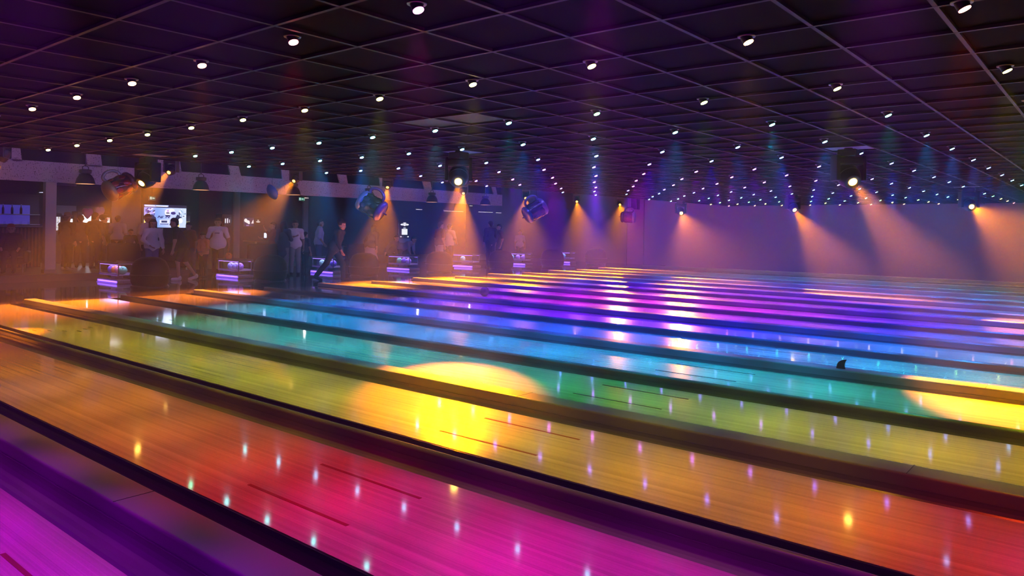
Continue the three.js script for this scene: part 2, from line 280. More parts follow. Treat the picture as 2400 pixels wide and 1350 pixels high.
// ------------------------------------------------------------------ bell-shaped pendant lamps before the fascia
{
  const shade = lathe([[0.075, 0.3], [0.1, 0.29], [0.16, 0.235], [0.215, 0.14], [0.24, 0.03], [0.25, 0.0], [0.238, 0.006], [0.2, 0.13], [0.15, 0.22], [0.09, 0.275], [0.07, 0.285], [0.075, 0.3]], 32);
  const shadeMat = mat([0.03, 0.022, 0.02], 0.4), warm = glow([1, 0.42, 0.17], 1.6);
  const names = ['leftmost bell-shaped black pendant lamp, beside the mug balloon with the hook handle', 'bell-shaped black pendant lamp hanging above the man in the white shirt', 'bell-shaped black pendant lamp partly hidden below a small moving head light', 'bell-shaped black pendant lamp half hidden behind the green mug balloon', 'bell-shaped black pendant lamp left of the large centre moving head light', 'rightmost bell-shaped black pendant lamp near the right end of the fascia'];
  for (let i = 0; i < 6; i++) {
    const t = thing('pendant_lamp', names[i], 'pendant lamp', [-22, 2.62, -8.29 - 3.31 * i]);
    part('shade', shade, shadeMat, t);
    part('gear_box', lathe([[0.001, 0.285], [0.12, 0.285], [0.15, 0.3], [0.158, 0.385], [0.12, 0.4], [0.001, 0.4]], 24), shadeMat, t);
    part('bracket', [tube([[0, 0.39, 0.07], [0, 0.46, 0.075], [0, 0.5, 0.0], [0, 0.46, -0.075], [0, 0.39, -0.07]], 0.012, 20, 6), cyl(0.014, 0.014, 0.9, 0, 0.93, 0, 8)], shadeMat, t);
    part('bulb', lathe([[0.001, 0.012], [0.228, 0.012], [0.228, 0.004], [0.001, 0.0]], 28), warm, t);
    const s = new THREE.SpotLight(new THREE.Color().setRGB(1, 0.42, 0.17), 0.5, 0, 0.9, 0.8, 2); s.name = 'lamp_light'; s.position.set(0, -0.02, 0); s.target.position.set(0, -2, 0); s.castShadow = true; s.shadow.radius = 6; t.add(s, s.target);
  }
}
// ------------------------------------------------------------------ ball returns with their racks, one per pair of lanes, and the balls on them
const violetStrip = glow([0.3, 0.16, 1], 4), footStrip = glow([0.2, 0.08, 1], 1.2), ballColors = { violet: [0.16, 0.08, 0.6], orange: [0.9, 0.3, 0.08], pink: [0.85, 0.32, 0.35], green: [0.1, 0.6, 0.3], paleblue: [0.4, 0.5, 0.95], mint: [0.3, 0.8, 0.55], cyan: [0.15, 0.6, 0.7], lilac: [0.4, 0.25, 0.8] };
const ballMats = Object.fromEntries(Object.entries(ballColors).map(([k, c]) => [k, mat(c, 0.12)])), holeMat = mat([0.01, 0.01, 0.01], 0.6);
const ballGeo = ball(0.108, 0, 0, 0, 28), holeGeo = cyl(0.013, 0.013, 0.004, 0, 0.1065, 0, 10);
function bowlingBall(color, label, p, group) {
  const t = thing('bowling_ball', label, 'bowling ball', p, 0, group);
  part('ball_shell', ballGeo, typeof color === 'string' ? ballMats[color] : color, t);
  for (const [a, b] of [[0.5, 0.9], [0.72, 0.95], [0.6, 0.55]]) { const h = part('finger_hole', holeGeo, holeMat, t); h.rotation.set(a, 0, -b, 'YXZ'); }
  return t;
}
const hoodGeo = (() => {
  const s = [[0, 0], [0.4, 0.0], [0.455, 0.1], [0.475, 0.28], [0.45, 0.47], [0.37, 0.62], [0.22, 0.7], [0.0, 0.72]].map(([x, y]) => [Math.max(x, 0.001), y]);
  return lathe(s, 36).scale(1.12, 1, 0.9);
})();
const hoodMat = phys([0.012, 0.01, 0.012], 0.45, { specularIntensity: 0.35 }), rackMat = mat([0.17, 0.16, 0.2], 0.35), trayMat = mat([0.3, 0.28, 0.36], 0.3);
const returnNames = ['leftmost ball return, round hood and violet lit rack near the woman in white', 'ball return with violet lit rack in front of the man in the white shirt', 'ball return with glowing rack behind the dark bowler leaning forward', 'ball return whose violet rack stands below the tall lit kiosk screen', 'ball return in the orange haze of the centre beam, rack holding one pale ball', 'ball return with violet rack before the person in a pale top', 'farthest ball return, small violet rack right of the pale topped person'];
const rackBalls = [
  [['violet', -0.32], ['orange', -0.1], ['pink', 0.12], ['green', 0.34]], [['paleblue', -0.2], ['paleblue', 0.05], ['lilac', 0.28]], [['mint', -0.3], ['cyan', 0.05], ['violet', 0.3]], [['green', -0.2], ['violet', 0.04], ['lilac', 0.28]], [['mint', -0.15]], [['cyan', -0.35], ['lilac', 0.0], ['lilac', 0.3]], [['lilac', -0.25], ['cyan', 0.05]],
];
const placeWord = ['leftmost', 'second', 'third', 'fourth'];
for (let i = 0; i < 7; i++) {
  const k = i + 2, z = wideGap(k), x = -20.35, t = thing('ball_return', returnNames[i], 'ball return', [x, 0, z]);
  part('base', [rbx(1.25, 0.1, 0.5, 0.03, 0, 0.05, 0), rbx(0.3, 0.2, 0.2, 0.03, 0, 0.16, 0)], trayMat, t);
  part('lower_tray', [rbx(1.1, 0.02, 0.44, 0.008, 0, 0.215, 0), rbx(1.1, 0.05, 0.02, 0.008, 0, 0.235, 0.22), rbx(1.1, 0.05, 0.02, 0.008, 0, 0.235, -0.22)], trayMat, t);
  part('upper_tray', [rbx(1.2, 0.022, 0.46, 0.008, 0, 0.5, 0), rbx(1.2, 0.06, 0.02, 0.008, 0, 0.525, 0.23), rbx(1.2, 0.06, 0.02, 0.008, 0, 0.525, -0.23)], trayMat, t);
  for (const [a, b] of [[-0.56, 0.2], [0.56, 0.2], [-0.56, -0.2], [0.56, -0.2]]) part('post', cyl(0.014, 0.014, 0.3, a, 0.35, b, 10), rackMat, t);
  part('light_strip', [bx(1.1, 0.012, 0.012, 0, 0.483, 0.2), bx(1.1, 0.012, 0.012, 0, 0.483, -0.2)], violetStrip, t);
  part('foot_light', bx(1.2, 0.012, 0.012, 0, 0.012, 0.262), footStrip, t);
  const hood = part('hood', hoodGeo, hoodMat, t); hood.position.set(1.86, 0.02, 0);
  part('hood_rib', new THREE.TorusGeometry(0.475, 0.012, 8, 40).rotateX(Math.PI / 2).scale(1.12, 1, 0.9).translate(0, 0.28, 0), M.plastic, hood);
  part('plinth', cyl(0.42, 0.44, 0.04, 1.86, 0.02, 0, 36), M.plastic, t);
  const l = new THREE.RectAreaLight(new THREE.Color().setRGB(0.55, 0.4, 1), 4, 1.1, 0.3); l.name = 'rack_light'; l.position.set(0, 0.475, 0); l.rotation.x = -Math.PI / 2; t.add(l);
  const l2 = new THREE.RectAreaLight(new THREE.Color().setRGB(0.24, 0.1, 1), 22, 1.2, 0.03); l2.name = 'foot_glow'; l2.position.set(0, 0.05, 0.28); l2.lookAt(x, -0.2, z + 0.7); t.add(l2); l2.rotation.set(0.5, 0, 0);
  const total = rackBalls[i].length;
  rackBalls[i].forEach(([c, dx], j) => {
    const name = { paleblue: 'pale blue', mint: 'mint green' }[c] ?? c;
    bowlingBall(c, `${total === 1 ? 'only' : placeWord[j]} ball on the ${ORD[i + 1]} violet lit rack from the left, ${name}`, [x + dx, 0.225 + 0.108, z]);
  });
}
bowlingBall('orange', 'orange bowling ball on top of the second rack from the left', [-20.7, 0.512 + 0.108, wideGap(3)]);
bowlingBall(mat([0.035, 0.012, 0.05], 0.15), 'dark purple bowling ball rolling down a violet lit lane in mid distance', [...(() => { const p = floorAt(1108, 697); return [p.x, 0.1085, laneZ(8)]; })()]);
{ // small black fin standing on a cap
  const p = floorAt(1958, 880), k = Math.round((-p.z - 1.79) / PAIR), s = new THREE.Shape(); s.moveTo(0, 0); s.quadraticCurveTo(0.0, 0.09, 0.1, 0.1); s.quadraticCurveTo(0.065, 0.05, 0.085, 0); s.lineTo(0, 0);
  const t = thing('cap_handle', 'small black curved fin sticking up from a lane cap right of centre', 'handle', [p.x, 0.0755, wideGap(2)]);
  part('fin', new THREE.ExtrudeGeometry(s, { depth: 0.02, bevelEnabled: true, bevelSize: 0.003, bevelThickness: 0.003, bevelSegments: 2 }), M.plastic, t);
}
// ------------------------------------------------------------------ beer-mug foil balloons and the blue disc
{
  const foil = (c, r = 0.16) => mat(c, r, { metalness: 0.35 });
  const seg = (n, f) => Array.from({ length: n + 1 }, (_, i) => f(i / n));
  const barrel = lathe([[0.001, -0.34], ...seg(14, (t) => [0.25 + 0.045 * Math.sin(Math.PI * t), -0.33 + 0.6 * t]), [0.001, 0.28]], 40);
  const foamGeo = lathe([[0.001, 0.36], [0.14, 0.355], [0.25, 0.33], [0.305, 0.27], [0.3, 0.2], [0.27, 0.16], [0.2, 0.16], [0.001, 0.17]], 40);
  const footGeo = lathe([[0.2, -0.27], [0.275, -0.29], [0.31, -0.34], [0.3, -0.4], [0.24, -0.45], [0.12, -0.465], [0.001, -0.46]].reverse(), 40);
  function mug(label, pos, axis, side, scale, c) {
    const t = thing('mug_balloon', label, 'balloon', pos.toArray());
    const a = axis.clone().normalize(), h = side.clone().addScaledVector(a, -side.dot(a)).normalize(), q = new THREE.Quaternion().setFromRotationMatrix(new THREE.Matrix4().makeBasis(h, a.clone().negate(), h.clone().cross(a.clone().negate())));
    const put = (n, g, m) => { const o = part(n, g, m, t); o.quaternion.copy(q); o.scale.setScalar(scale); return o; };
    const b = put('mug_body', barrel, foil(c.body));
    const dim = [];
    for (let r = 0; r < 2; r++) for (let i = 0; i < 8; i++) { const th = (i + r * 0.5) / 8 * 2 * Math.PI, y = -0.17 + 0.27 * r; dim.push(new THREE.SphereGeometry(1, 14, 10).scale(0.035, 0.105, 0.085).translate(0.275, y, 0).rotateY(th)); }
    part('bulge', dim, foil(c.bulge ?? c.body), b);
    put('foam', foamGeo, foil(c.foam, 0.3)); put('foot', footGeo, foil(c.foot));
    put('handle', tube([[0.24, 0.16, 0], [0.4, 0.2, 0], [0.5, 0.06, 0], [0.48, -0.12, 0], [0.38, -0.24, 0], [0.24, -0.25, 0]], 0.045, 32, 10), foil(c.handle));
    put('filling_tail', rbx(0.04, 0.12, 0.015, 0.005, 0, -0.51, 0), foil(c.foot));
    const up = 4.0 - pos.y; part('string', cyl(0.003, 0.003, up - 0.2 * scale, 0, 0.2 * scale + (up - 0.2 * scale) / 2, 0, 6), M.plastic, t);
    return t;
  }
  const P = (px, py, depth) => { const d = ray(px, py); return d.multiplyScalar(depth / FOCAL).add(new THREE.Vector3(0, EYE, 0)); };
  const dir = (right, up, toward) => R0.clone().multiplyScalar(right).addScaledVector(Y0, up).addScaledVector(FWD, -toward);
  mug('beer mug balloon with green body and violet foot, hanging tilted before the fascia', P(867, 480, 19.6), dir(0.85, -0.5, 0.1), dir(0.5, 0.85, -0.05), 0.93, { body: [0.03, 0.1, 0.045], foam: [0.2, 0.42, 0.75], foot: [0.16, 0.12, 0.6], handle: [0.2, 0.16, 0.5] });
  mug('dark violet beer mug balloon tilted right, past the fascia end', P(1257, 492, 22.6), dir(-0.82, -0.5, 0.25), dir(-0.45, 0.85, 0.1), 0.9, { body: [0.07, 0.03, 0.12], foam: [0.2, 0.15, 0.45], foot: [0.1, 0.1, 0.4], handle: [0.12, 0.08, 0.3] });
  mug('red and brown beer mug balloon with a tall hooked handle, far left', P(276, 440, 16.6), dir(0.55, 0.5, -0.75), dir(-0.55, 0.85, 0.3), 0.8, { body: [0.05, 0.008, 0.006], bulge: [0.2, 0.012, 0.008], foam: [0.22, 0.19, 0.08], foot: [0.05, 0.01, 0.01], handle: [0.2, 0.18, 0.2] });
  mug('small dark red barrel balloon at the left end of the purple wall', P(1475, 509, 31), dir(-0.95, 0.05, -0.3), dir(0, 1, 0), 0.78, { body: [0.25, 0.01, 0.05], foam: [0.3, 0.2, 0.4], foot: [0.15, 0.02, 0.1], handle: [0.15, 0.05, 0.2] });
  const t = thing('disc_balloon', 'round blue foil balloon disc tilted beside the beam of a small moving head light', 'balloon', P(638, 450, 18.6).toArray());
  const d = part('disc', lathe([[0.001, 0.09], [0.09, 0.085], [0.16, 0.05], [0.2, 0.004], [0.205, 0], [0.2, -0.004], [0.16, -0.05], [0.09, -0.085], [0.001, -0.09]], 40), foil([0.06, 0.14, 0.5], 0.28), t);
  d.quaternion.setFromUnitVectors(new THREE.Vector3(0, 1, 0), dir(0.5, 0.35, -0.62).normalize());
  const st = 4.0 - t.position.y; part('string', cyl(0.003, 0.003, st - 0.15, 0, 0.15 + (st - 0.15) / 2, 0, 6), M.plastic, t);
}
// ------------------------------------------------------------------ bar, screens, signs and furniture of the concourse
const woodBar = mat([0.16, 0.09, 0.05], 0.5), darkWood = mat([0.05, 0.03, 0.025], 0.5);
{ // pillar under the fascia
  const a = onPlane(105, 600, 'x', -22.35), b = onPlane(131, 600, 'x', -22.35);
  const t = thing('pillar', 'pale square pillar between the bar and the crowd at left', 'pillar', [-22.45, PLAT, (a.z + b.z) / 2]);
  part('shaft', rbx(0.2, 2.46, a.z - b.z, 0.01, 0, 1.235, 0), mat([0.42, 0.4, 0.42], 0.7), t);
  part('plinth', rbx(0.24, 0.1, a.z - b.z + 0.04, 0.01, 0, 0.05, 0), mat([0.2, 0.19, 0.2], 0.6), t);
}
{ // bar counter
  const X = -25.6, z1 = onPlane(97, 560, 'x', X).z, z0 = -6.3, t = thing('bar_counter', 'bar counter clad with upright wooden slats at far left', 'bar counter', [X, PLAT, (z0 + z1) / 2]);
  const L = z0 - z1, h = 1.22;
  part('front_panel', rbx(0.5, h, L, 0.01, -0.3, h / 2, 0), darkWood, t);
  const n = 22; for (let i = 0; i < n; i++) part('slat', rbx(0.035, h - 0.04, L / n * 0.5, 0.006, -0.03, h / 2, -L / 2 + (i + 0.5) * L / n, 1), woodBar, t);
  part('countertop', rbx(0.68, 0.05, L + 0.06, 0.015, -0.28, h + 0.026, 0), mat([0.3, 0.29, 0.32], 0.25), t);
  const s = thing('bar_shelf', 'back-bar shelf glowing blue and violet behind the bar counter', 'shelf', [-27.6, PLAT, (z0 + z1) / 2 - 0.25]);
  const pan = [[1.6, [0.55, 0.06, 0.9], 0.8], [0.55, [0.1, 0.06, 0.75], 0.7], [-0.5, [0.1, 0.07, 0.9], 0.7], [-1.35, [0.12, 0.1, 0.9], 0.6]];
  part('back_panel', rbx(0.08, 2.3, L + 0.7, 0.01, -0.1, 1.15, 0), darkWood, s);
  for (const [dz, c, w] of pan) part('light_panel', rbx(0.02, 0.62, w, 0.006, -0.045, 1.62, dz * 0.62), glow(c, 0.3), s);
  for (const y of [1.3, 1.62]) part('board', rbx(0.24, 0.03, L + 0.6, 0.006, 0.07, y, 0), M.metal, s);
  for (const [dz, c, w] of pan) { const l = new THREE.RectAreaLight(new THREE.Color().setRGB(...c), 0.8, w, 0.6); l.name = 'shelf_light'; l.position.set(-0.02, 1.62, dz * 0.62); l.rotation.y = Math.PI / 2; s.add(l); }
  const bottle = lathe([[0.001, 0], [0.037, 0.004], [0.038, 0.17], [0.03, 0.205], [0.014, 0.225], [0.013, 0.29], [0.001, 0.292]], 16);
  const glass = [mat([0.03, 0.02, 0.03], 0.1), mat([0.02, 0.05, 0.03], 0.1), mat([0.1, 0.05, 0.02], 0.1)];
  const names = ['leftmost', 'second', 'third', 'fourth', 'fifth', 'sixth', 'seventh', 'eighth', 'ninth'];
  for (let i = 0; i < 9; i++) { const o = thing('bottle', `${names[i]} dark bottle standing on the blue lit back-bar shelf`, 'bottle', [-27.53, PLAT + 1.636, s.position.z + 1.15 - 0.25 * i], 0, 'bottles on the back-bar shelf'); part('glass', bottle, glass[i % 3], o); part('cap', cyl(0.016, 0.016, 0.03, 0, 0.3, 0, 10), M.metal, o); }
  const tum = lathe([[0.001, 0], [0.03, 0], [0.038, 0.12], [0.034, 0.12], [0.028, 0.008], [0.001, 0.008]], 16), clear = phys([0.9, 0.92, 0.98], 0.05, { transmission: 1, thickness: 0, ior: 1.45 });
  for (let i = 0; i < 7; i++) tag(Object.assign(part('drinking_glass', tum, clear, scene), {}), `${names[i]} clear drinking glass from the left on the bar countertop`, 'glass', 'glasses on the bar countertop').position.set(X - 0.28, PLAT + h + 0.051, z0 - 0.6 - 0.21 * i);
}
function screenOn(name, label, category, p, w, h, texture, power, frame = [0.01, 0.01, 0.012]) {
  const t = thing(name, label, category, p.toArray(), Math.PI / 2);
  part('bezel', rbx(w + 0.05, h + 0.05, 0.05, 0.01, 0, 0, -0.03), mat(frame, 0.35), t);
  part('screen', new THREE.BoxGeometry(w, h, 0.006).translate(0, 0, -0.0015), new THREE.MeshStandardMaterial({ color: 0x050505, roughness: 0.3, emissive: 0xffffff, emissiveMap: texture, emissiveIntensity: power }), t);
  return t;
}
{
  const tv = canvasTexture(512, 300, (c, w, h) => {
    const g = c.createLinearGradient(0, 0, w, 0); g.addColorStop(0, '#9a9af0'); g.addColorStop(0.3, '#7f9fe0'); g.addColorStop(0.6, '#b9c4f5'); g.addColorStop(1, '#c2d0ee'); c.fillStyle = g; c.fillRect(0, 0, w, h);
    c.fillStyle = '#0c0a18'; c.fillRect(0, 20, w, 14); c.fillStyle = '#221d33'; c.fillRect(290, 0, w - 290, 30);
    c.fillStyle = '#e8e6ff'; c.fillRect(8, 4, 120, 10); c.fillRect(8, 20, 130, 5); c.fillRect(140, 6, 140, 16);
    const blob = (f, x, y, rx, ry, r = 0) => { c.fillStyle = f; c.beginPath(); c.ellipse(x, y, rx, ry, r, 0, 7); c.fill(); };
    for (let i = 0; i < 26; i++) { const x = 10 + rnd() * 110, y = 45 + rnd() * 95; blob(['#f0ecff', '#3a2b8c', '#b48af2', '#1c1640'][i % 4], x, y, 8 + 14 * rnd(), 3 + 5 * rnd(), -0.6); }
    for (let i = 0; i < 26; i++) { const x = 420 + rnd() * 88, y = 45 + rnd() * 120; blob(['#f4f6ff', '#151a3c', '#8fb0b8', '#d8dcff'][i % 4], x, y, 6 + 14 * rnd(), 3 + 6 * rnd(), 0.8); }
    blob('#f6f0ff', 280, 96, 34, 44); blob('#c9a4d8', 284, 76, 16, 16); blob('#241a44', 282, 104, 24, 8); blob('#2a2350', 282, 140, 34, 10);
    blob('#3b2c70', 350, 105, 30, 20); blob('#f2f4ff', 330, 66, 34, 20);
    c.fillStyle = '#2a2460'; for (const [x, y, a] of [[170, 158, 0.5], [186, 158, -0.5], [204, 162, 0], [220, 158, 0.4], [264, 158, 0.3], [284, 158, -0.7], [300, 160, 0.5]]) { c.save(); c.translate(x, y); c.rotate(a); c.fillRect(-5, -16, 10, 32); c.restore(); }
    c.fillStyle = '#d6d8fb'; c.fillRect(184, 196, 116, 70); c.fillStyle = '#303763'; c.fillRect(206, 208, 70, 26); c.fillStyle = '#5b6aa0'; c.fillRect(190, 246, 104, 16);
    c.fillStyle = '#232a4a'; c.beginPath(); c.moveTo(400, 120); c.lineTo(440, 150); c.lineTo(410, 240); c.lineTo(350, 220); c.fill(); c.beginPath(); c.moveTo(60, 180); c.lineTo(90, 120); c.lineTo(140, 170); c.lineTo(150, 260); c.lineTo(60, 260); c.fill();
    blob('#ffffff', 440, 205, 26, 34); c.fillStyle = '#f3d65c'; c.fillRect(0, 205, 16, 45); c.fillRect(408, 250, 18, 36); c.fillStyle = '#a9d8dc'; c.fillRect(330, 250, 70, 46);
  });
  const a = onPlane(338, 478, 'x', -24.6), b = onPlane(436, 535, 'x', -24.6), mid = a.clone().add(b).multiplyScalar(0.5), w = Math.hypot(a.z - b.z), h = 0.74;
  screenOn('television', 'large bright television showing bluish video above the crowd at left', 'television', mid, w, h, tv, 1.5);
  const l = new THREE.RectAreaLight(new THREE.Color().setRGB(0.6, 0.65, 1), 2.2, w, h); l.name = 'television_light'; l.position.set(mid.x + 0.03, mid.y, mid.z); l.rotation.y = -Math.PI / 2; scene.add(l);
  part('stand', [rbx(0.12, mid.y - PLAT - 0.3, 0.1, 0.02, 0, (PLAT - mid.y - 0.3) / 2, -0.08), rbx(0.9, 0.04, 0.5, 0.015, 0, PLAT + 0.022 - mid.y, -0.08), rbx(0.3, 0.3, 0.05, 0.01, 0, -0.25, -0.06)], M.plastic, scene.children.find((o) => o.name === 'television'));
  const kiosk = canvasTexture(128, 330, (c) => {
    c.fillStyle = '#06060d'; c.fillRect(0, 0, 128, 330); c.fillStyle = '#ffffff';
    const e = (x, y, rx, ry) => { c.beginPath(); c.ellipse(x, y, rx, ry, 0, 0, 7); c.fill(); };
    e(64, 36, 20, 5); e(40, 62, 22, 13); e(64, 58, 20, 16); e(90, 62, 22, 13); e(64, 76, 12, 9); c.fillStyle = '#0a0a14'; e(48, 60, 4, 3); e(70, 64, 3, 5); e(84, 60, 4, 3);
    c.fillStyle = '#ffffff'; c.fillRect(50, 105, 28, 10); c.fillRect(32, 124, 64, 84); e(24, 236, 9, 9); e(104, 236, 9, 9); c.fillStyle = '#8a8aa0'; c.fillRect(38, 234, 18, 4); c.fillRect(74, 234, 18, 4); c.fillStyle = '#2e2c5a'; c.fillRect(0, 262, 128, 68);
  });
  const kx = -26.4, k0 = onPlane(935, 516, 'x', kx), k1 = onPlane(961, 570, 'x', kx), km = k0.clone().add(k1).multiplyScalar(0.5);
  screenOn('kiosk_screen', 'tall narrow information screen with white square below a white emblem', 'screen', km, Math.abs(k0.z - k1.z), k0.y - k1.y, kiosk, 1.1, [0.03, 0.03, 0.06]);
  part('pedestal', [rbx(0.34, 0.75, 0.1, 0.02, 0, -(k0.y - k1.y) / 2 - 0.36, -0.03), rbx(0.6, 0.04, 0.4, 0.01, 0, PLAT + 0.022 - km.y, -0.03)], M.plastic, scene.children.find((o) => o.name === 'kiosk_screen'));
  const logo = canvasTexture(128, 96, (c) => { c.fillStyle = '#2a2348'; c.fillRect(0, 0, 128, 96); c.fillStyle = '#ffffff'; const e = (x, y, rx, ry) => { c.beginPath(); c.ellipse(x, y, rx, ry, 0, 0, 7); c.fill(); }; e(22, 30, 20, 20); e(48, 44, 26, 16); e(62, 58, 14, 12); c.beginPath(); c.moveTo(92, 62); c.lineTo(120, 18); c.lineTo(124, 62); c.fill(); c.fillStyle = '#9a90d8'; c.fillRect(30, 80, 34, 9); });
  const small2 = canvasTexture(96, 72, (c) => { c.fillStyle = '#16160f'; c.fillRect(0, 0, 96, 72); c.fillStyle = '#e8e8e0'; c.beginPath(); c.ellipse(48, 26, 14, 7, 0, 0, 7); c.fill(); c.beginPath(); c.ellipse(48, 48, 34, 9, 0, 0, 7); c.fill(); });
  const rect = (x0, y0, x1, y1, X) => { const p = onPlane(x0, y0, 'x', X), q = onPlane(x1, y1, 'x', X); return [p.clone().add(q).multiplyScalar(0.5), Math.abs(p.z - q.z), Math.abs(p.y - q.y)]; };
  { const [m, w, h] = rect(572, 510, 595, 531, -28.5); screenOn('wall_screen', 'small violet wall screen with white shapes behind the man in the white shirt', 'screen', m, w, h, logo, 1); }
  { const [m, w, h] = rect(598, 512, 612, 524, -28.5); screenOn('wall_screen', 'tiny dark wall screen with a white emblem, right of the violet wall screen', 'screen', m, w, h, small2, 1); }
  for (const [i, [x, y]] of [[357.5, 464.5], [707, 466.5]].entries()) {
    const sign = canvasTexture(128, 64, (c) => {
      c.fillStyle = '#0c6b52'; c.fillRect(0, 0, 128, 64); c.fillStyle = '#d8fff0'; c.fillRect(4, 6, 46, 52); c.fillStyle = '#0c6b52'; c.beginPath(); c.arc(30, 17, 5, 0, 7); c.fill(); c.lineWidth = 6; c.strokeStyle = '#0c6b52'; c.beginPath(); c.moveTo(28, 24); c.lineTo(24, 38); c.lineTo(34, 46); c.lineTo(30, 56); c.moveTo(24, 38); c.lineTo(14, 52); c.moveTo(16, 30); c.lineTo(28, 26); c.lineTo(40, 32); c.stroke();
      c.fillStyle = '#d8fff0'; c.beginPath(); c.moveTo(60, 32); c.lineTo(86, 12); c.lineTo(86, 25); c.lineTo(118, 25); c.lineTo(118, 39); c.lineTo(86, 39); c.lineTo(86, 52); c.fill();
    });
    const X = -25, [m, w, h] = rect(x - 6.2, y - 3.8, x + 6.2, y + 3.8, X);
    const t = screenOn('exit_sign', i ? 'green exit sign under the fascia, right of the amber beam' : 'green exit sign directly above the television', 'sign', m, w, h, sign, 1, [0.05, 0.2, 0.16]);
    part('hanger', cyl(0.01, 0.01, 4.0 - m.y - h / 2 - 0.02, 0, (4.0 - m.y - h / 2 - 0.02) / 2 + h / 2 + 0.02, -0.03, 8), M.plastic, t);
  }
  // short linear lamps over the concourse
  const lamp = (x, y, len, X, label) => { const p = onPlane(x, y, 'x', X), q = onPlane(x + len, y, 'x', X), L = Math.abs(p.z - q.z), t = thing('linear_lamp', label, 'ceiling light', [X, p.y, (p.z + q.z) / 2]); part('housing', rbx(0.06, 0.05, L, 0.01, 0, 0.03, 0), M.plastic, t); part('lamp_tube', rbx(0.05, 0.016, L * 0.98, 0.006, 0, -0.002, 0), glow([1, 0.86, 0.8], 1.2), t); part('hanger', cyl(0.006, 0.006, 3.94 - p.y, 0, (3.94 - p.y) / 2 + 0.055, 0, 6), M.plastic, t); const s = new THREE.PointLight(new THREE.Color().setRGB(1, 0.86, 0.8), 0.25); s.name = 'tube_light'; s.position.y = -0.06; s.castShadow = true; s.shadow.radius = 2; t.add(s); };
  lamp(713, 463.5, 10, -25, 'short bright linear lamp right above the second exit sign'); lamp(975, 490.5, 14, -26, 'linear lamp at concourse ceiling right of the green mug balloon'); lamp(1100, 482, 7, -27, 'tiny linear lamp beside the right end of the fascia'); lamp(1121, 496.5, 34, -26, 'long thin linear lamp right of the centre beam'); lamp(1162, 498.5, 32, -26, 'rightmost long thin linear lamp below the fascia end'); lamp(1040, 494, 46, -26, 'linear lamp glowing through the centre orange beam');
}
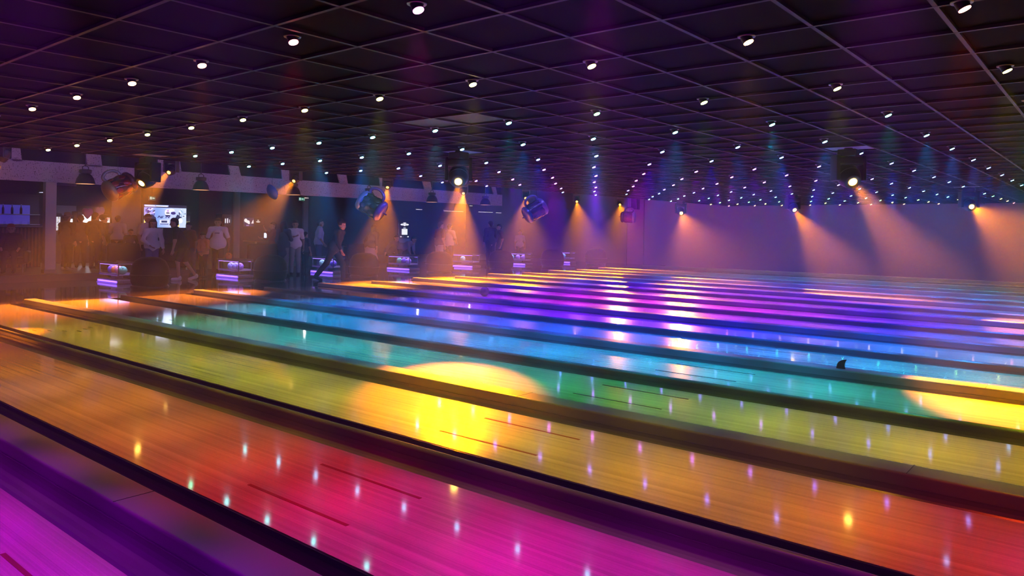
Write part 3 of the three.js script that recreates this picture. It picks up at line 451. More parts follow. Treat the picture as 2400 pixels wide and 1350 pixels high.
// bright game screens, partition walls and tables at the back
{
  const rect = (x0, y0, x1, y1, X) => { const p = onPlane(x0, y0, 'x', X), q = onPlane(x1, y1, 'x', X); return [p.clone().add(q).multiplyScalar(0.5), Math.abs(p.z - q.z), Math.abs(p.y - q.y)]; };
  const shine = (seedK, tint) => canvasTexture(64, 96, (c) => { c.fillStyle = '#f4f2ff'; c.fillRect(0, 0, 64, 96); for (let i = 0; i < 18; i++) { c.fillStyle = tint[i % tint.length]; c.fillRect(rnd() * 60, rnd() * 90, 4 + rnd() * 14, 3 + rnd() * 10); } });
  const gm = (x0, y0, x1, y1, label, tex, power, light) => {
    const [m, w, h] = rect(x0, y0, x1, y1, -27.6), t = screenOn('game_machine', label, 'game machine', m, w, h, tex, power);
    const H2 = m.y + h / 2 + 0.12 - PLAT; part('cabinet', rbx(w + 0.16, H2, 0.5, 0.03, 0, PLAT + H2 / 2 - m.y, -0.32), M.plastic, t);
    if (light) { const l = new THREE.RectAreaLight(new THREE.Color().setRGB(0.8, 0.82, 1), light, w, h); l.name = 'screen_light'; l.position.set(0, 0, 0.02); l.rotation.y = Math.PI; t.add(l); }
  };
  gm(189, 503, 213, 546, 'glaring white game screen behind the crowd at left', shine(1, ['#e9e6ff', '#ffffff', '#cfd3ff']), 2.2, 5);
  gm(131, 508, 141, 540, 'small striped game screen beside the man with the hat', shine(2, ['#2a2a3a', '#d8d2b0', '#8b8a70']), 0.9, 0);
  gm(163, 513, 170, 526, 'narrow white game screen between hat man and his neighbour', shine(3, ['#fff']), 1.6, 0);
  gm(233, 510, 257, 522, 'green and red lit game screen behind the heads at left', shine(4, ['#5fae7c', '#c84a3a', '#f0efe0', '#3d6c58']), 1.1, 0);
  gm(426, 505, 445, 530, 'dim game machine with a row of yellow lamps, right of the television', canvasTexture(96, 96, (c) => { c.fillStyle = '#24222f'; c.fillRect(0, 0, 96, 96); for (let i = 0; i < 4; i++) { c.fillStyle = '#37364a'; c.fillRect(4 + 24 * i, 10, 14, 80); c.fillStyle = '#e9e27a'; c.fillRect(4 + 24 * i, 54, 16, 8); } }), 0.8, 0);
  gm(527, 508, 542, 528, 'dark game machine with two upright white light bars', canvasTexture(64, 64, (c) => { c.fillStyle = '#1a1726'; c.fillRect(0, 0, 64, 64); c.fillStyle = '#f4f4ff'; c.fillRect(2, 14, 9, 34); c.fillRect(22, 12, 10, 36); c.fillRect(44, 20, 5, 24); }), 1.3, 0);
  // partitions, painted
  const wallBit = (x0, x1, X, m) => { const p = onPlane(x0, 550, 'x', X), q = onPlane(x1, 550, 'x', X); struct('wall_partition', span(X - 0.1, X, PLAT, 3.2, Math.min(p.z, q.z), Math.max(p.z, q.z)), m); };
  wallBit(262, 330, -28.1, mat([0.3, 0.24, 0.28], 0.7)); wallBit(468, 520, -28.35, mat([0.25, 0.05, 0.02], 0.7)); wallBit(548, 562, -28.35, mat([0.35, 0.33, 0.4], 0.7)); wallBit(711, 722, -28.1, mat([0.35, 0.35, 0.42], 0.7)); wallBit(132, 178, -28.3, mat([0.3, 0.28, 0.36], 0.7));
  const bw = onPlane(262, 485, 'x', -24.5), bl = onPlane(132, 485, 'x', -24.5);
  struct('trim_2', span(-24.6, -24.5, bw.y, 2.66, Math.min(bw.z, bl.z), Math.max(bw.z, bl.z)), M.wallDark);
  { // lamp over the inner room behind the lintel, and dark bench seats
    const p = onPlane(196, 470, 'x', -26.4), t = thing('ceiling_panel_lamp', 'flat bright ceiling lamp of the inner room seen just below the lintel at left', 'ceiling light', [-26.4, 2.5, p.z]);
    part('frame', rbx(0.7, 0.05, 2.5, 0.01, 0, 0.04, 0), M.plastic, t); part('diffuser', bx(0.62, 0.012, 2.4, 0, 0.008, 0), glow([0.75, 0.75, 1], 1), t);
    for (const dz of [-1, 1]) part('hanger', cyl(0.008, 0.008, 1.42, 0, 0.775, dz, 6), M.plastic, t);
    const l = new THREE.RectAreaLight(new THREE.Color().setRGB(0.75, 0.75, 1), 2.2, 0.62, 2.4); l.name = 'panel_light'; l.position.set(-0.05, -0.02, 0); l.lookAt(-27.6, 0, p.z); t.add(l); l.rotation.set(-Math.PI / 2, 0, 0);
    const bench = (px, depth, w, label) => { const q = at(px, depth, 0); const b = thing('bench', label, 'bench', [q.x, 0, q.z], Math.PI / 2), m = phys([0.012, 0.009, 0.01], 0.6, { specularIntensity: 0.3 }); part('seat', rbx(w, 0.22, 0.55, 0.06, 0, 0.36, 0), m, b); part('backrest', rbx(w, 0.55, 0.14, 0.06, 0, 0.72, 0.24), m, b); part('plinth', rbx(w - 0.1, 0.25, 0.45, 0.02, 0, 0.125, 0), M.plastic, b); };
    bench(283, 21.1, 0.9, 'dark bench seat left of the woman in the white top'); bench(609, 22.9, 1.1, 'dark bench seat between the second rack and the rust red figure'); bench(838, 25.2, 1.2, 'dark bench seat behind the round hood right of the bowler'); bench(398, 22.3, 0.9, 'dark bench seat behind the stooping man');
  }
  // high tables
  const tbl = (px, depth, label) => { const p = at(px, depth, 0); p.y = p.x < STEP - 0.3 ? PLAT : 0; const t = thing('bar_table', label, 'table', p.toArray()); part('tabletop', cyl(0.42, 0.42, 0.035, 0, 0.86, 0, 32), mat([0.2, 0.14, 0.1], 0.25), t); part('column', cyl(0.035, 0.035, 0.82, 0, 0.43, 0, 14), M.metal, t); part('foot', lathe([[0.001, 0], [0.26, 0], [0.25, 0.02], [0.04, 0.04], [0.001, 0.045]], 28), M.metal, t); };
  tbl(297, 22.9, 'round high table in front of the person in the pale shirt'); tbl(600, 24.6, 'round high table right of the man in the white shirt'); tbl(803, 26.4, 'round high table behind the dark bowler');
  // heart balloon
  const s = new THREE.Shape(); s.moveTo(0, -0.3); s.bezierCurveTo(-0.2, -0.12, -0.36, 0.02, -0.3, 0.2); s.bezierCurveTo(-0.24, 0.34, -0.06, 0.32, 0, 0.18); s.bezierCurveTo(0.06, 0.32, 0.24, 0.34, 0.3, 0.2); s.bezierCurveTo(0.36, 0.02, 0.2, -0.12, 0, -0.3);
  const heart = new THREE.ExtrudeGeometry(s, { depth: 0.06, bevelEnabled: true, bevelSize: 0.06, bevelThickness: 0.07, bevelSegments: 5, curveSegments: 14 }).translate(0, 0, -0.03);
  const hb = (px, py, c, label) => { const p = onPlane(px, py, 'x', -25), t = thing('heart_balloon', label, 'balloon', p.toArray(), Math.PI / 2 + 0.3); const b = part('heart', heart, mat(c, 0.18, { metalness: 0.3 }), t); b.scale.setScalar(0.46); part('string', cyl(0.003, 0.003, 3.96 - p.y - 0.2, 0, (3.96 - p.y + 0.2) / 2, 0, 6), M.plastic, t); };
  hb(205, 500, [0.5, 0.1, 0.4], 'pink heart balloon hanging before the glaring game screen'); hb(233, 497, [0.6, 0.5, 0.6], 'pale heart balloon right of the pink heart balloon');
}
{ // dark loudspeaker high on the far wall
  const p = onPlane(1488, 478, 'z', FAR + 0.25), t = thing('wall_speaker', 'dark box loudspeaker high at the left end of the purple wall', 'loudspeaker', [p.x, p.y, FAR + 0.2]);
  part('cabinet', rbx(0.3, 0.52, 0.32, 0.02), M.plastic, t); part('grille', rbx(0.26, 0.46, 0.01, 0.004, 0, 0, 0.165), M.rubber, t); part('bracket', rbx(0.06, 0.1, 0.06, 0.01, 0, 0, -0.17), M.metal, t);
}
// ------------------------------------------------------------------ people: one continuous body each, with clothes and hair as children
const eyeBase = mat([0.5, 0.5, 0.5]);
function field(caps, k, lo, hi, cell) {                     // smooth union of tapered capsules, meshed on its own grid
  const n = Math.min(72, Math.max(14, Math.ceil(Math.max(hi[0] - lo[0], hi[1] - lo[1], hi[2] - lo[2]) / cell) + 4));
  const mc = new MarchingCubes(n, eyeBase, false, false, 60000); mc.isolation = 0; mc.reset();
  const half = n / 2, c = [0, 1, 2].map((i) => (lo[i] + hi[i]) / 2), e = [0, 1, 2].map((i) => (hi[i] - lo[i]) / 2 * n / (n - 5));
  const pre = caps.map(([a, b, ra, rb, sq]) => { const d = [b[0] - a[0], b[1] - a[1], b[2] - a[2]]; return { a, d, l: Math.max(1e-9, d[0] * d[0] + d[1] * d[1] + d[2] * d[2]), ra, rb: rb ?? ra, sq: sq ?? 1 }; });
  for (let z = 0; z < n; z++) for (let y = 0; y < n; y++) for (let x = 0; x < n; x++) {
    const px = c[0] + (x - half) / half * e[0], py = c[1] + (y - half) / half * e[1], pz = c[2] + (z - half) / half * e[2];
    let s = 0;
    for (const q of pre) {
      const vx = px - q.a[0], vy = py - q.a[1], vz = pz - q.a[2]; let t = (vx * q.d[0] + vy * q.d[1] + vz * q.d[2]) / q.l; t = t < 0 ? 0 : t > 1 ? 1 : t;
      const wx = vx - q.d[0] * t, wy = vy - q.d[1] * t, wz = (vz - q.d[2] * t) * q.sq, f = Math.sqrt(wx * wx + wy * wy + wz * wz) - (q.ra + (q.rb - q.ra) * t);
      if (f < 0.2) s += Math.exp(-f / k);
    }
    mc.field[x + y * n + z * n * n] = s > 0 ? k * Math.log(s) : -0.2;
  }
  mc.update();
  const pos = mc.positionArray.slice(0, mc.count * 3), nor = mc.normalArray.slice(0, mc.count * 3);
  for (let i = 0; i < pos.length; i += 3) { for (let j = 0; j < 3; j++) pos[i + j] = c[j] + pos[i + j] * e[j]; const v = [0, 1, 2].map((j) => nor[i + j] / e[j]), l = Math.hypot(...v) || 1; for (let j = 0; j < 3; j++) nor[i + j] = v[j] / l; }
  const g = new THREE.BufferGeometry(); g.setAttribute('position', new THREE.BufferAttribute(pos, 3)); g.setAttribute('normal', new THREE.BufferAttribute(nor, 3));
  const m = mergeVertices(g, 1e-4); m.computeVertexNormals(); return m;
}
// head with brow, nose, mouth, chin and ears; origin at the neck joint, facing +z; 0.235 m tall
const headGeo = field([[[0, 0.13, -0.012], [0, 0.15, 0.0], 0.088, 0.09], [[0, 0.07, 0.03], [0, 0.035, 0.045], 0.06, 0.042], [[-0.03, 0.05, 0.02], [0.03, 0.05, 0.02], 0.045], [[0, 0.112, 0.088], [0, 0.076, 0.107], 0.011, 0.016], [[-0.04, 0.128, 0.074], [0.04, 0.128, 0.074], 0.014], [[-0.018, 0.046, 0.083], [0.018, 0.046, 0.083], 0.01], [[0, 0.018, 0.068], [0, 0.022, 0.066], 0.02],
  [[-0.09, 0.085, -0.01], [-0.094, 0.12, -0.02], 0.012, 0.017], [[0.09, 0.085, -0.01], [0.094, 0.12, -0.02], 0.012, 0.017], [[0, -0.06, -0.012], [0, 0.06, 0.0], 0.052, 0.05]], 0.008, [-0.13, -0.1, -0.13], [0.13, 0.26, 0.14], 0.0065);
// relaxed hand, wrist at the origin, fingers along -y, thumb towards +x, palm towards +z
const handGeo = (() => {
  const c = [[[0, 0.01, 0], [0, -0.02, 0], 0.024, 0.026, 1.3]];
  for (const [x, l, b] of [[0.026, 0.072, 0.016], [0.009, 0.08, 0.018], [-0.009, 0.075, 0.02], [-0.026, 0.058, 0.022]]) {
    c.push([[x * 0.55, -0.012, 0], [x, -0.085, 0.004], 0.0135, 0.0105]);
    c.push([[x, -0.085, 0.004], [x * 1.05, -0.085 - l * 0.5, 0.004 + b * 0.5], 0.0095, 0.0085]); c.push([[x * 1.05, -0.085 - l * 0.5, 0.004 + b * 0.5], [x * 1.05, -0.085 - l * 0.88, 0.004 + b * 1.5], 0.0085, 0.007]);
  }
  c.push([[0.02, -0.022, 0.004], [0.045, -0.055, 0.016], 0.015, 0.0115], [[0.045, -0.055, 0.016], [0.05, -0.092, 0.026], 0.0105, 0.0085]);
  return field(c, 0.0035, [-0.06, -0.19, -0.04], [0.08, 0.04, 0.06], 0.0045);
})();
const handMirror = (() => { const g = handGeo.clone(); g.scale(-1, 1, 1); const ix = g.index.array; for (let i = 0; i < ix.length; i += 3) { const t = ix[i]; ix[i] = ix[i + 1]; ix[i + 1] = t; } g.computeVertexNormals(); return g; })();
const skinTones = [mat([0.42, 0.26, 0.19], 0.55), mat([0.3, 0.17, 0.11], 0.55), mat([0.14, 0.075, 0.05], 0.55)];
const cloth = new Map(); const fabric = (c) => { const k = c.join(); if (!cloth.has(k)) cloth.set(k, mat(c, 0.9)); return cloth.get(k); };
const eyeMat = mat([0.02, 0.015, 0.012], 0.2), V3 = (a) => new THREE.Vector3(...a);
const DARK = [0.02, 0.019, 0.024], WHITE = [0.72, 0.71, 0.74], DENIM = [0.05, 0.07, 0.16], GREY = [0.16, 0.15, 0.18];
const HAIR = { black: [0.012, 0.01, 0.01], brown: [0.05, 0.028, 0.015], fair: [0.25, 0.16, 0.07] };
function person(label, o) {
  const h = o.height / 1.75, turn = o.turn ?? 0, p = at(o.px, o.depth, 0); p.y = p.x < STEP - 0.2 ? PLAT : 0;
  const toCam = Math.atan2(-FWD.x, -FWD.z);                   // turn 0 faces the camera, 90 faces image right
  const t = thing('person', label, 'person', p.toArray(), toCam + turn * Math.PI / 180);
  const lean = (o.lean ?? 0) * Math.PI / 180, side = (o.side ?? 0) * Math.PI / 180, sit = o.sit ?? 0, wide = o.wide ?? 1;
  const hipY = sit ? sit / h : (o.hip ?? 0.93), hip = [0, hipY, o.hipZ ?? 0];
  const bend = (x, y, z) => { const a = y - 0.93, c = Math.cos(lean), s = Math.sin(lean), cz = Math.cos(side), sz = Math.sin(side); const y1 = a * c - z * s, z1 = a * s + z * c; return [hip[0] + x * cz + y1 * sz, hip[1] - x * sz + y1 * cz, hip[2] + z1]; };
  const J = { waist: bend(0, 1.06, 0), chest: bend(0, 1.28, 0.005), neck: bend(0, 1.46, 0), sl: bend(0.185 * wide, 1.415, 0), sr: bend(-0.185 * wide, 1.415, 0) };
  const arms = [o.armL ?? [[0.25, 1.14, -0.02], [0.26, 0.89, 0.06]], o.armR ?? [[-0.25, 1.14, -0.02], [-0.26, 0.89, 0.06]]].map(([e, w]) => [o.freeArms ? e : bend(...e), o.freeArms ? w : bend(...w)]);
  const legs = [o.legL, o.legR].map((l, i) => { const s = i ? -1 : 1; if (l) return l; if (sit) return [[s * 0.12, hipY + 0.01, 0.42], [s * 0.12, 0.09, 0.44]]; return [[s * 0.1, 0.5, 0.015], [s * 0.105, 0.085, -0.02]]; });
  const S = (c) => c.map(([a, b, ra, rb, sq]) => [a.map((v) => v * h), b.map((v) => v * h), ra * h, (rb ?? ra) * h, sq]);
  const mesh = (caps, k, cell) => { const c = S(caps); const lo = [9, 9, 9], hi = [-9, -9, -9]; for (const [a, b, ra, rb] of c) for (let i = 0; i < 3; i++) { const r = Math.max(ra, rb); lo[i] = Math.min(lo[i], a[i] - r, b[i] - r); hi[i] = Math.max(hi[i], a[i] + r, b[i] + r); } return field(c, k * h, lo.map((v) => v - 0.02), hi.map((v) => v + 0.02), cell); };
  const foot = (l) => { const a = l[1], d = l[2] ?? [0, 0, 1]; return [[a[0] + d[0] * 0.01, a[1] - 0.045, a[2] - 0.02], [a[0] + d[0] * 0.16, a[1] - 0.055 + (d[1] || 0) * 0.12, a[2] + d[2] * 0.16]]; };
  const skin = skinTones[o.skin ?? 0];
  // body: torso, neck, arms and legs in one surface, with the head and the two hands merged in
  const caps = [[[hip[0] - 0.07, hip[1], hip[2]], [hip[0] + 0.07, hip[1], hip[2]], 0.105], [hip, J.waist, 0.12, 0.115], [J.waist, J.chest, 0.115, 0.125], [J.sl, J.sr, 0.06], [J.neck, bend(0, 1.5, 0.005), 0.055, 0.053]];
  arms.forEach(([e, w], i) => { const s = i ? J.sr : J.sl; caps.push([s, e, 0.05, 0.039], [e, w, 0.039, 0.027]); });
  legs.forEach((l, i) => { const s = i ? -0.085 : 0.085; caps.push([[hip[0] + s, hip[1] - 0.03, hip[2]], l[0], 0.085, 0.055], [l[0], l[1], 0.054, 0.036], [...foot(l), 0.036, 0.03]); });
  const bodyParts = [mesh(caps, 0.018, 0.027)];
  const headM = new THREE.Matrix4().compose(V3(bend(0, 1.515, 0.012)).multiplyScalar(h), new THREE.Quaternion().setFromEuler(new THREE.Euler(lean * 0.35 + (o.nod ?? 0) * Math.PI / 180, (o.look ?? 0) * Math.PI / 180, -side * 0.5, 'YXZ')), new THREE.Vector3(h, h, h));
  bodyParts.push(headGeo.clone().applyMatrix4(headM));
  arms.forEach(([e, w], i) => { const d = V3(w).sub(V3(e)).normalize(), q = new THREE.Quaternion().setFromUnitVectors(new THREE.Vector3(0, -1, 0), d), tw = new THREE.Quaternion().setFromAxisAngle(new THREE.Vector3(0, -1, 0), i ? -1.2 : 1.2); bodyParts.push((i ? handGeo : handMirror).clone().applyMatrix4(new THREE.Matrix4().compose(V3(w).multiplyScalar(h), q.multiply(tw), new THREE.Vector3(h, h, h)))); });
  const body = part('body', bodyParts, skin, t);
  part('eyes', [ball(0.011, -0.034, 0.108, 0.08, 10), ball(0.011, 0.034, 0.108, 0.08, 10)].map((g) => g.applyMatrix4(headM)), eyeMat, body);
  // hair
  const hair = o.hair ?? 'short', hc = [[[0, 0.155, -0.02], [0, 0.165, -0.002], 0.094, 0.092]];
  if (hair !== 'none') {
    const add = hair === 'long' ? [[[-0.07, 0.14, -0.03], [-0.08, -0.06, -0.01], 0.045, 0.035], [[0.07, 0.14, -0.03], [0.08, -0.06, -0.01], 0.045, 0.035], [[0, 0.12, -0.07], [0, -0.1, -0.07], 0.06, 0.05]] : hair === 'bun' ? [[[0, 0.23, -0.06], [0, 0.24, -0.07], 0.04]] : hair === 'curly' ? [[[-0.08, 0.17, -0.03], [0.08, 0.17, -0.03], 0.07], [[0, 0.22, -0.04], [0, 0.2, -0.08], 0.07]] : [[[0, 0.13, -0.05], [0, 0.07, -0.06], 0.07, 0.05]];
    const g = field([...hc, ...add], 0.012, [-0.17, -0.18, -0.19], [0.17, 0.31, 0.12], 0.012);
    // keep the face free
    const pos = g.attributes.position; for (let i = 0; i < pos.count; i++) if (pos.getY(i) < 0.165 && pos.getZ(i) > 0.03) pos.setZ(i, 0.03 - (pos.getZ(i) - 0.03) * 0.2);
    g.computeVertexNormals(); part('hair', g.applyMatrix4(headM), fabric(HAIR[o.hairColor ?? 'black']), body);
  }
  if (o.hat) part('hat', lathe([[0.001, 0.12], [0.06, 0.118], [0.085, 0.095], [0.1, 0.02], [0.15, 0.0], [0.152, -0.006], [0.1, 0.006], [0.098, 0.0]], 24).rotateX(-0.12).translate(0, 0.185, 0).applyMatrix4(headM), fabric(o.hat), body);
  if (o.cap) part('cap', [lathe([[0.001, 0.09], [0.05, 0.08], [0.088, 0.045], [0.1, 0.0], [0.096, -0.01]], 22).translate(0, 0.17, -0.008), rbx(0.14, 0.012, 0.1, 0.005, 0, 0.165, 0.12)].map((g) => g.applyMatrix4(headM)), fabric(o.cap), body);
  // top: torso and sleeves just outside the body
  const sleeve = o.sleeve ?? 0.75, top = [[J.neck, J.sl, 0.062, 0.066], [J.neck, J.sr, 0.062, 0.066], [[hip[0] - 0.05, hip[1] + 0.065, hip[2]], [hip[0] + 0.05, hip[1] + 0.065, hip[2]], 0.17 * (o.girth ?? 1), undefined, 1.15], [[hip[0], hip[1] + 0.02, hip[2] + 0.01], J.waist, 0.135 * (o.girth ?? 1), 0.132 * (o.girth ?? 1)], [J.waist, J.chest, 0.132 * (o.girth ?? 1), 0.143], [[J.sl[0], J.sl[1], J.sl[2]], J.sr, 0.073], [J.chest, bend(0, 1.43, 0), 0.12, 0.08]];
  arms.forEach(([e, w], i) => { const s = i ? J.sr : J.sl, m = (a, b, k) => a.map((v, j) => v + (b[j] - v) * k); if (sleeve <= 1) top.push([s, m(s, e, sleeve), 0.066, 0.06]); else top.push([s, e, 0.066, 0.054], [e, m(e, w, sleeve - 1), 0.054, 0.042]); });
  if (o.tunic) top.push([hip, [hip[0], hip[1] - o.tunic, hip[2]], 0.16, 0.17]);
  const tm = part(o.topName ?? 'shirt', mesh(top, 0.016, 0.025), fabric(o.top), body);
  if (o.print) part('shirt_print', rbx(0.14 * h, 0.05 * h, 0.004, 0.001, 0, 0, 0), fabric(o.print), tm).position.set(...bend(0, 1.3, 0.152).map((v) => v * h));
  // trousers, shorts or skirt
  const down = o.short ? 0.85 : 2, bot = [[[hip[0] - 0.07, hip[1], hip[2]], [hip[0] + 0.07, hip[1], hip[2]], 0.122]];
  if (o.skirt) bot.push([hip, [hip[0], hip[1] - 0.42, hip[2] + 0.04], 0.15, 0.26]);
  else legs.forEach((l, i) => { const s = [hip[0] + (i ? -0.085 : 0.085), hip[1] - 0.03, hip[2]], m = (a, b, k) => a.map((v, j) => v + (b[j] - v) * k); if (down < 1) bot.push([s, m(s, l[0], down), 0.103, 0.088]); else bot.push([s, l[0], 0.1, 0.074], [l[0], m(l[0], l[1], 0.94), 0.074, 0.064]); });
  part(o.skirt ? 'skirt' : o.short ? 'shorts' : 'trousers', mesh(bot, 0.014, 0.025), fabric(o.bottom), body);
  part('shoes', legs.map((l) => { const [a, b] = foot(l); return mesh([[a, b, 0.045, 0.04, 1.0], [[a[0], a[1] + 0.03, a[2]], [a[0], a[1] + 0.04, a[2]], 0.046]], 0.012, 0.014); }), fabric(o.shoes ?? DARK), body);
  return t;
}
const HANG = 0.9;
// on the approach, left to right
person('woman in white long-sleeved top and blue jeans with long dark hair, before the television', { px: 357, depth: 20.6, height: 1.68, turn: 40, lean: 6, top: WHITE, sleeve: 1.85, bottom: [0.07, 0.08, 0.26], hair: 'long', armR: [[-0.27, 1.16, 0.06], [-0.12, 1.02, 0.26]], armL: [[0.26, 1.14, 0.0], [0.28, 0.9, 0.1]] });
person('taller man in pale lilac shirt standing right behind the woman in the white top', { px: 346, depth: 21.5, height: 1.83, turn: 60, top: [0.4, 0.36, 0.44], sleeve: 0.7, bottom: DARK, skin: 1 });
person('stooping man in black shirt and shorts walking left beside the child in orange', { px: 431, depth: 20.6, height: 1.78, turn: -70, lean: 22, hip: 0.91, top: DARK, sleeve: 0.75, bottom: [0.03, 0.022, 0.03], short: true, shoes: [0.6, 0.58, 0.6], armL: [[0.27, 1.16, 0.12], [0.24, 0.95, 0.26]], legL: [[0.1, 0.52, 0.14], [0.11, 0.09, 0.1]], legR: [[-0.1, 0.5, -0.04], [-0.1, 0.13, -0.3], [0, -0.4, 0.95]] });
person('person in brown shirt half hidden behind the stooping man', { px: 450, depth: 22.7, height: 1.62, turn: -30, lean: 10, top: [0.2, 0.1, 0.03], sleeve: 0.9, bottom: GREY });
person('child in an orange hooded top with head down beside the man in white', { px: 478, depth: 21.8, height: 1.32, turn: -20, nod: 20, top: [0.75, 0.3, 0.15], sleeve: 1.9, topName: 'hoodie', bottom: [0.05, 0.04, 0.035], armL: [[0.24, 1.14, 0.03], [0.08, 1.02, 0.18]], armR: [[-0.24, 1.14, 0.03], [-0.08, 1.02, 0.18]] });
person('heavy man in a white short-sleeved shirt and black trousers facing the lanes', { px: 511, depth: 22.9, height: 1.75, turn: 12, girth: 1.22, wide: 1.12, top: WHITE, sleeve: 0.85, bottom: [0.016, 0.013, 0.014], print: [0.3, 0.28, 0.34], skin: 1, armL: [[0.31, 1.14, -0.02], [0.33, 0.88, 0.04]], armR: [[-0.31, 1.14, -0.02], [-0.3, 0.9, 0.02]] });
person('person in rust red top with raised hands by the glowing phone, in the amber beam', { px: 641, depth: 23.8, height: 1.66, turn: -60, top: [0.22, 0.03, 0.015], sleeve: 1.6, bottom: DARK, skin: 0, armL: [[0.24, 1.3, 0.18], [0.14, 1.5, 0.3]], armR: [[-0.24, 1.2, 0.18], [-0.1, 1.22, 0.38]] });
person('person in a long navy top and wide grey trousers with back turned', { px: 665, depth: 23.0, height: 1.7, turn: 160, top: [0.03, 0.035, 0.09], sleeve: 1.5, tunic: 0.2, bottom: GREY, hair: 'long', armR: [[-0.27, 1.16, 0.03], [-0.18, 1.18, 0.2]] });
person('person in a white short-sleeved shirt and pale trousers, right of the navy top', { px: 692, depth: 23.6, height: 1.72, turn: 20, top: WHITE, sleeve: 0.8, bottom: [0.24, 0.23, 0.26], skin: 1, armR: [[-0.27, 1.2, 0.1], [-0.05, 1.24, 0.22]] });
person('child in dark clothes between two people in white and blue shirts', { px: 716, depth: 24.2, height: 1.36, turn: 150, top: [0.06, 0.06, 0.09], sleeve: 0.9, bottom: DARK });
person('person in a pale blue shirt seen from the side, facing right', { px: 747, depth: 25.4, height: 1.8, turn: 110, lean: 4, top: [0.42, 0.42, 0.66], sleeve: 1.1, bottom: [0.09, 0.08, 0.2], armL: [[0.25, 1.15, -0.03], [0.25, 0.98, 0.14]], armR: [[-0.25, 1.15, -0.02], [-0.24, 0.96, 0.14]] });
person('dark clothed bowler leaning forward in mid-stride at the foul line', { px: 783, depth: 21.2, height: 1.84, turn: 80, lean: 20, hip: 0.86, top: [0.013, 0.012, 0.016], sleeve: 1.7, bottom: [0.012, 0.011, 0.014], hair: 'curly', armL: [[0.28, 1.16, -0.05], [0.34, 0.96, -0.18]], armR: [[-0.24, 1.15, 0.16], [-0.2, 1.0, 0.3]], legL: [[0.1, 0.46, 0.22], [0.1, 0.085, 0.24]], legR: [[-0.1, 0.48, -0.16], [-0.12, 0.14, -0.44], [0, -0.5, 0.86]] });
person('person in dark top and pale skirt bending behind the round hood, right of the bowler', { px: 868, depth: 24.6, height: 1.66, turn: 150, lean: 18, top: [0.06, 0.035, 0.05], sleeve: 1.5, bottom: [0.5, 0.42, 0.44], skirt: true, hair: 'long', hairColor: 'brown' });
person('dark clothed person crouching left of the kiosk screen behind a violet rack', { px: 912, depth: 28.4, height: 1.7, turn: 60, lean: 35, hip: 0.6, top: [0.04, 0.03, 0.09], sleeve: 1.5, bottom: DARK, legL: [[0.1, 0.46, 0.24], [0.1, 0.085, 0.08]], legR: [[-0.1, 0.46, 0.24], [-0.1, 0.085, 0.06]] });
person('person in a grey top bending low over the violet rack below the kiosk screen', { px: 941, depth: 28.3, height: 1.66, turn: 70, lean: 62, hip: 0.8, top: [0.3, 0.28, 0.34], sleeve: 0.9, bottom: [0.03, 0.035, 0.08], armL: [[0.2, 1.3, 0.3], [0.16, 1.28, 0.52]], armR: [[-0.2, 1.3, 0.3], [-0.16, 1.28, 0.52]] });
person('person in dark top and pale shorts at the left edge of the centre beam', { px: 1030, depth: 27.6, height: 1.78, turn: 130, lean: 4, top: [0.1, 0.04, 0.02], sleeve: 0.8, bottom: [0.5, 0.45, 0.45], short: true });
person('person in a pale T-shirt glowing orange inside the centre beam', { px: 1053, depth: 28.6, height: 1.72, turn: 150, top: [0.62, 0.58, 0.55], sleeve: 0.8, bottom: DARK, armR: [[-0.26, 1.16, 0.05], [-0.2, 1.02, 0.24]] });
person('tall dark figure standing right of the centre beam', { px: 1150, depth: 30, height: 1.86, turn: -150, top: [0.02, 0.018, 0.05], sleeve: 1.6, bottom: [0.018, 0.016, 0.04] });
person('dark figure with raised forearm beside the tall dark figure', { px: 1170, depth: 30.4, height: 1.74, turn: -60, top: [0.03, 0.025, 0.07], sleeve: 0.8, bottom: [0.018, 0.016, 0.04], armR: [[-0.26, 1.2, 0.12], [-0.16, 1.42, 0.24]] });
person('person in a pale top behind the farthest but one violet rack', { px: 1219, depth: 33.6, height: 1.5, turn: 10, top: [0.5, 0.42, 0.55], sleeve: 0.8, bottom: DARK, hair: 'bun' });
// on the raised concourse
person('broad man in a straw hat and dark jacket standing with his back turned', { px: 157, depth: 21.6, base: PLAT, height: 1.62, turn: 165, wide: 1.25, girth: 1.25, top: [0.02, 0.015, 0.017], sleeve: 1.8, topName: 'jacket', bottom: [0.03, 0.02, 0.02], hat: [0.42, 0.3, 0.16], shoes: [0.5, 0.45, 0.4] });
person('person in a mauve shirt right of the man with the straw hat', { px: 189, depth: 23, base: PLAT, height: 1.62, turn: -150, lean: 6, top: [0.07, 0.05, 0.07], sleeve: 0.9, bottom: [0.05, 0.03, 0.03] });
person('dark figure in amber haze left of the hooked mug balloon, back turned', { px: 223, depth: 22.4, base: PLAT, height: 1.68, turn: 170, top: [0.03, 0.014, 0.008], sleeve: 1.3, bottom: [0.05, 0.025, 0.015] });
person('figure with round dark hair close beside the dark figure in amber haze', { px: 242, depth: 22.9, base: PLAT, height: 1.6, turn: 120, top: [0.03, 0.014, 0.008], sleeve: 1.3, bottom: [0.05, 0.025, 0.015], hair: 'curly' });
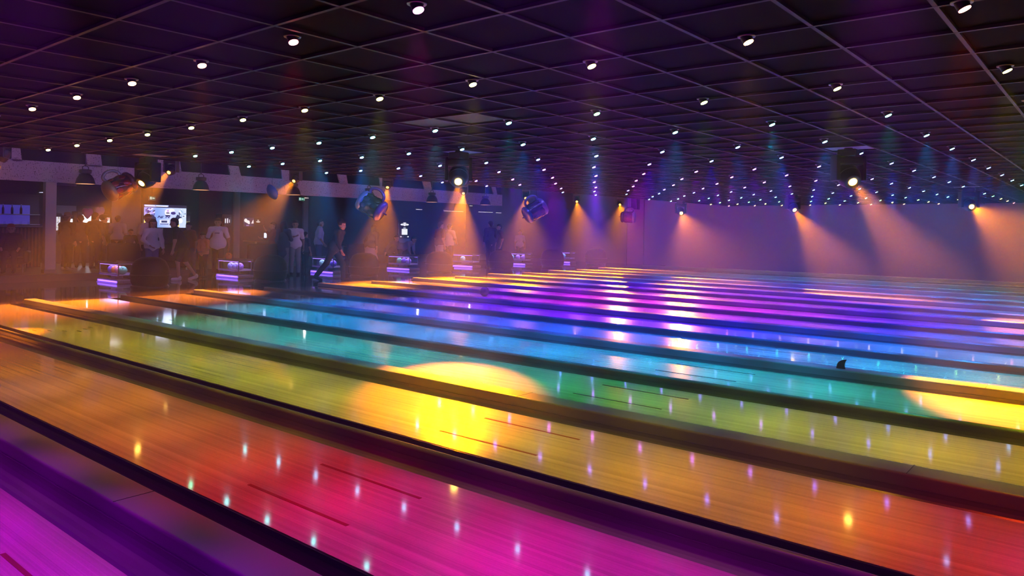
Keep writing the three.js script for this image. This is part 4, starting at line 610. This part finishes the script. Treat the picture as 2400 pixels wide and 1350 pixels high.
person('person in a pale shirt leaning at the leftmost high table', { px: 275, depth: 23.4, base: PLAT, height: 1.62, turn: -160, lean: 8, top: [0.5, 0.44, 0.4], sleeve: 0.9, bottom: [0.05, 0.03, 0.025], armL: [[0.24, 1.18, 0.1], [0.2, 1.16, 0.32]] });
person('child in dark clothes leaning on the rail left of the woman in the white top', { px: 303, depth: 21.8, height: 1.22, turn: 50, lean: 14, top: [0.04, 0.03, 0.03], sleeve: 1.4, bottom: DARK, armL: [[0.24, 1.22, 0.14], [0.22, 1.18, 0.36]] });
// seated far left
{
  const sofaSeat = (px, depth, label) => { const p = at(px, depth, PLAT), t = thing('armchair', label, 'armchair', p.toArray(), Math.atan2(-FWD.x, -FWD.z) + 0.5), m = mat([0.03, 0.018, 0.018], 0.6); part('seat', rbx(0.72, 0.2, 0.66, 0.07, 0, 0.32, 0.04), m, t); part('backrest', rbx(0.76, 0.56, 0.16, 0.07, 0, 0.62, -0.34), m, t); for (const s of [-1, 1]) part('armrest', rbx(0.14, 0.34, 0.7, 0.06, s * 0.38, 0.42, 0.02), m, t); for (const [a, b] of [[-0.3, 0.28], [0.3, 0.28], [-0.3, -0.3], [0.3, -0.3]]) part('leg', cyl(0.022, 0.018, 0.24, a, 0.12, b, 10), M.metal, t); };
  sofaSeat(26, 20.2, 'dark upholstered armchair at the far left edge with a person seated');
  person('person in an orange-brown top and knit cap seated at the far left edge', { px: 26, depth: 20.2, height: 1.68, sit: 0.52, turn: 28, top: [0.06, 0.025, 0.02], sleeve: 1.4, bottom: [0.03, 0.02, 0.03], cap: [0.4, 0.15, 0.08], hair: 'none', armL: [[0.25, 1.15, 0.08], [0.18, 1.0, 0.3]], armR: [[-0.25, 1.15, 0.08], [-0.18, 1.0, 0.3]] });
  const ph = at(622, 23.6, 1.24), t = thing('phone', 'glowing phone held by the person in the rust red top', 'phone', ph.toArray(), Math.atan2(-FWD.x, -FWD.z) + 0.4); part('case', rbx(0.085, 0.165, 0.012, 0.005), M.plastic, t); part('screen', rbx(0.078, 0.15, 0.003, 0.001, 0, 0, 0.007), glow([0.5, 0.6, 1], 2.5), t);
}
renderer.render(scene, camera);
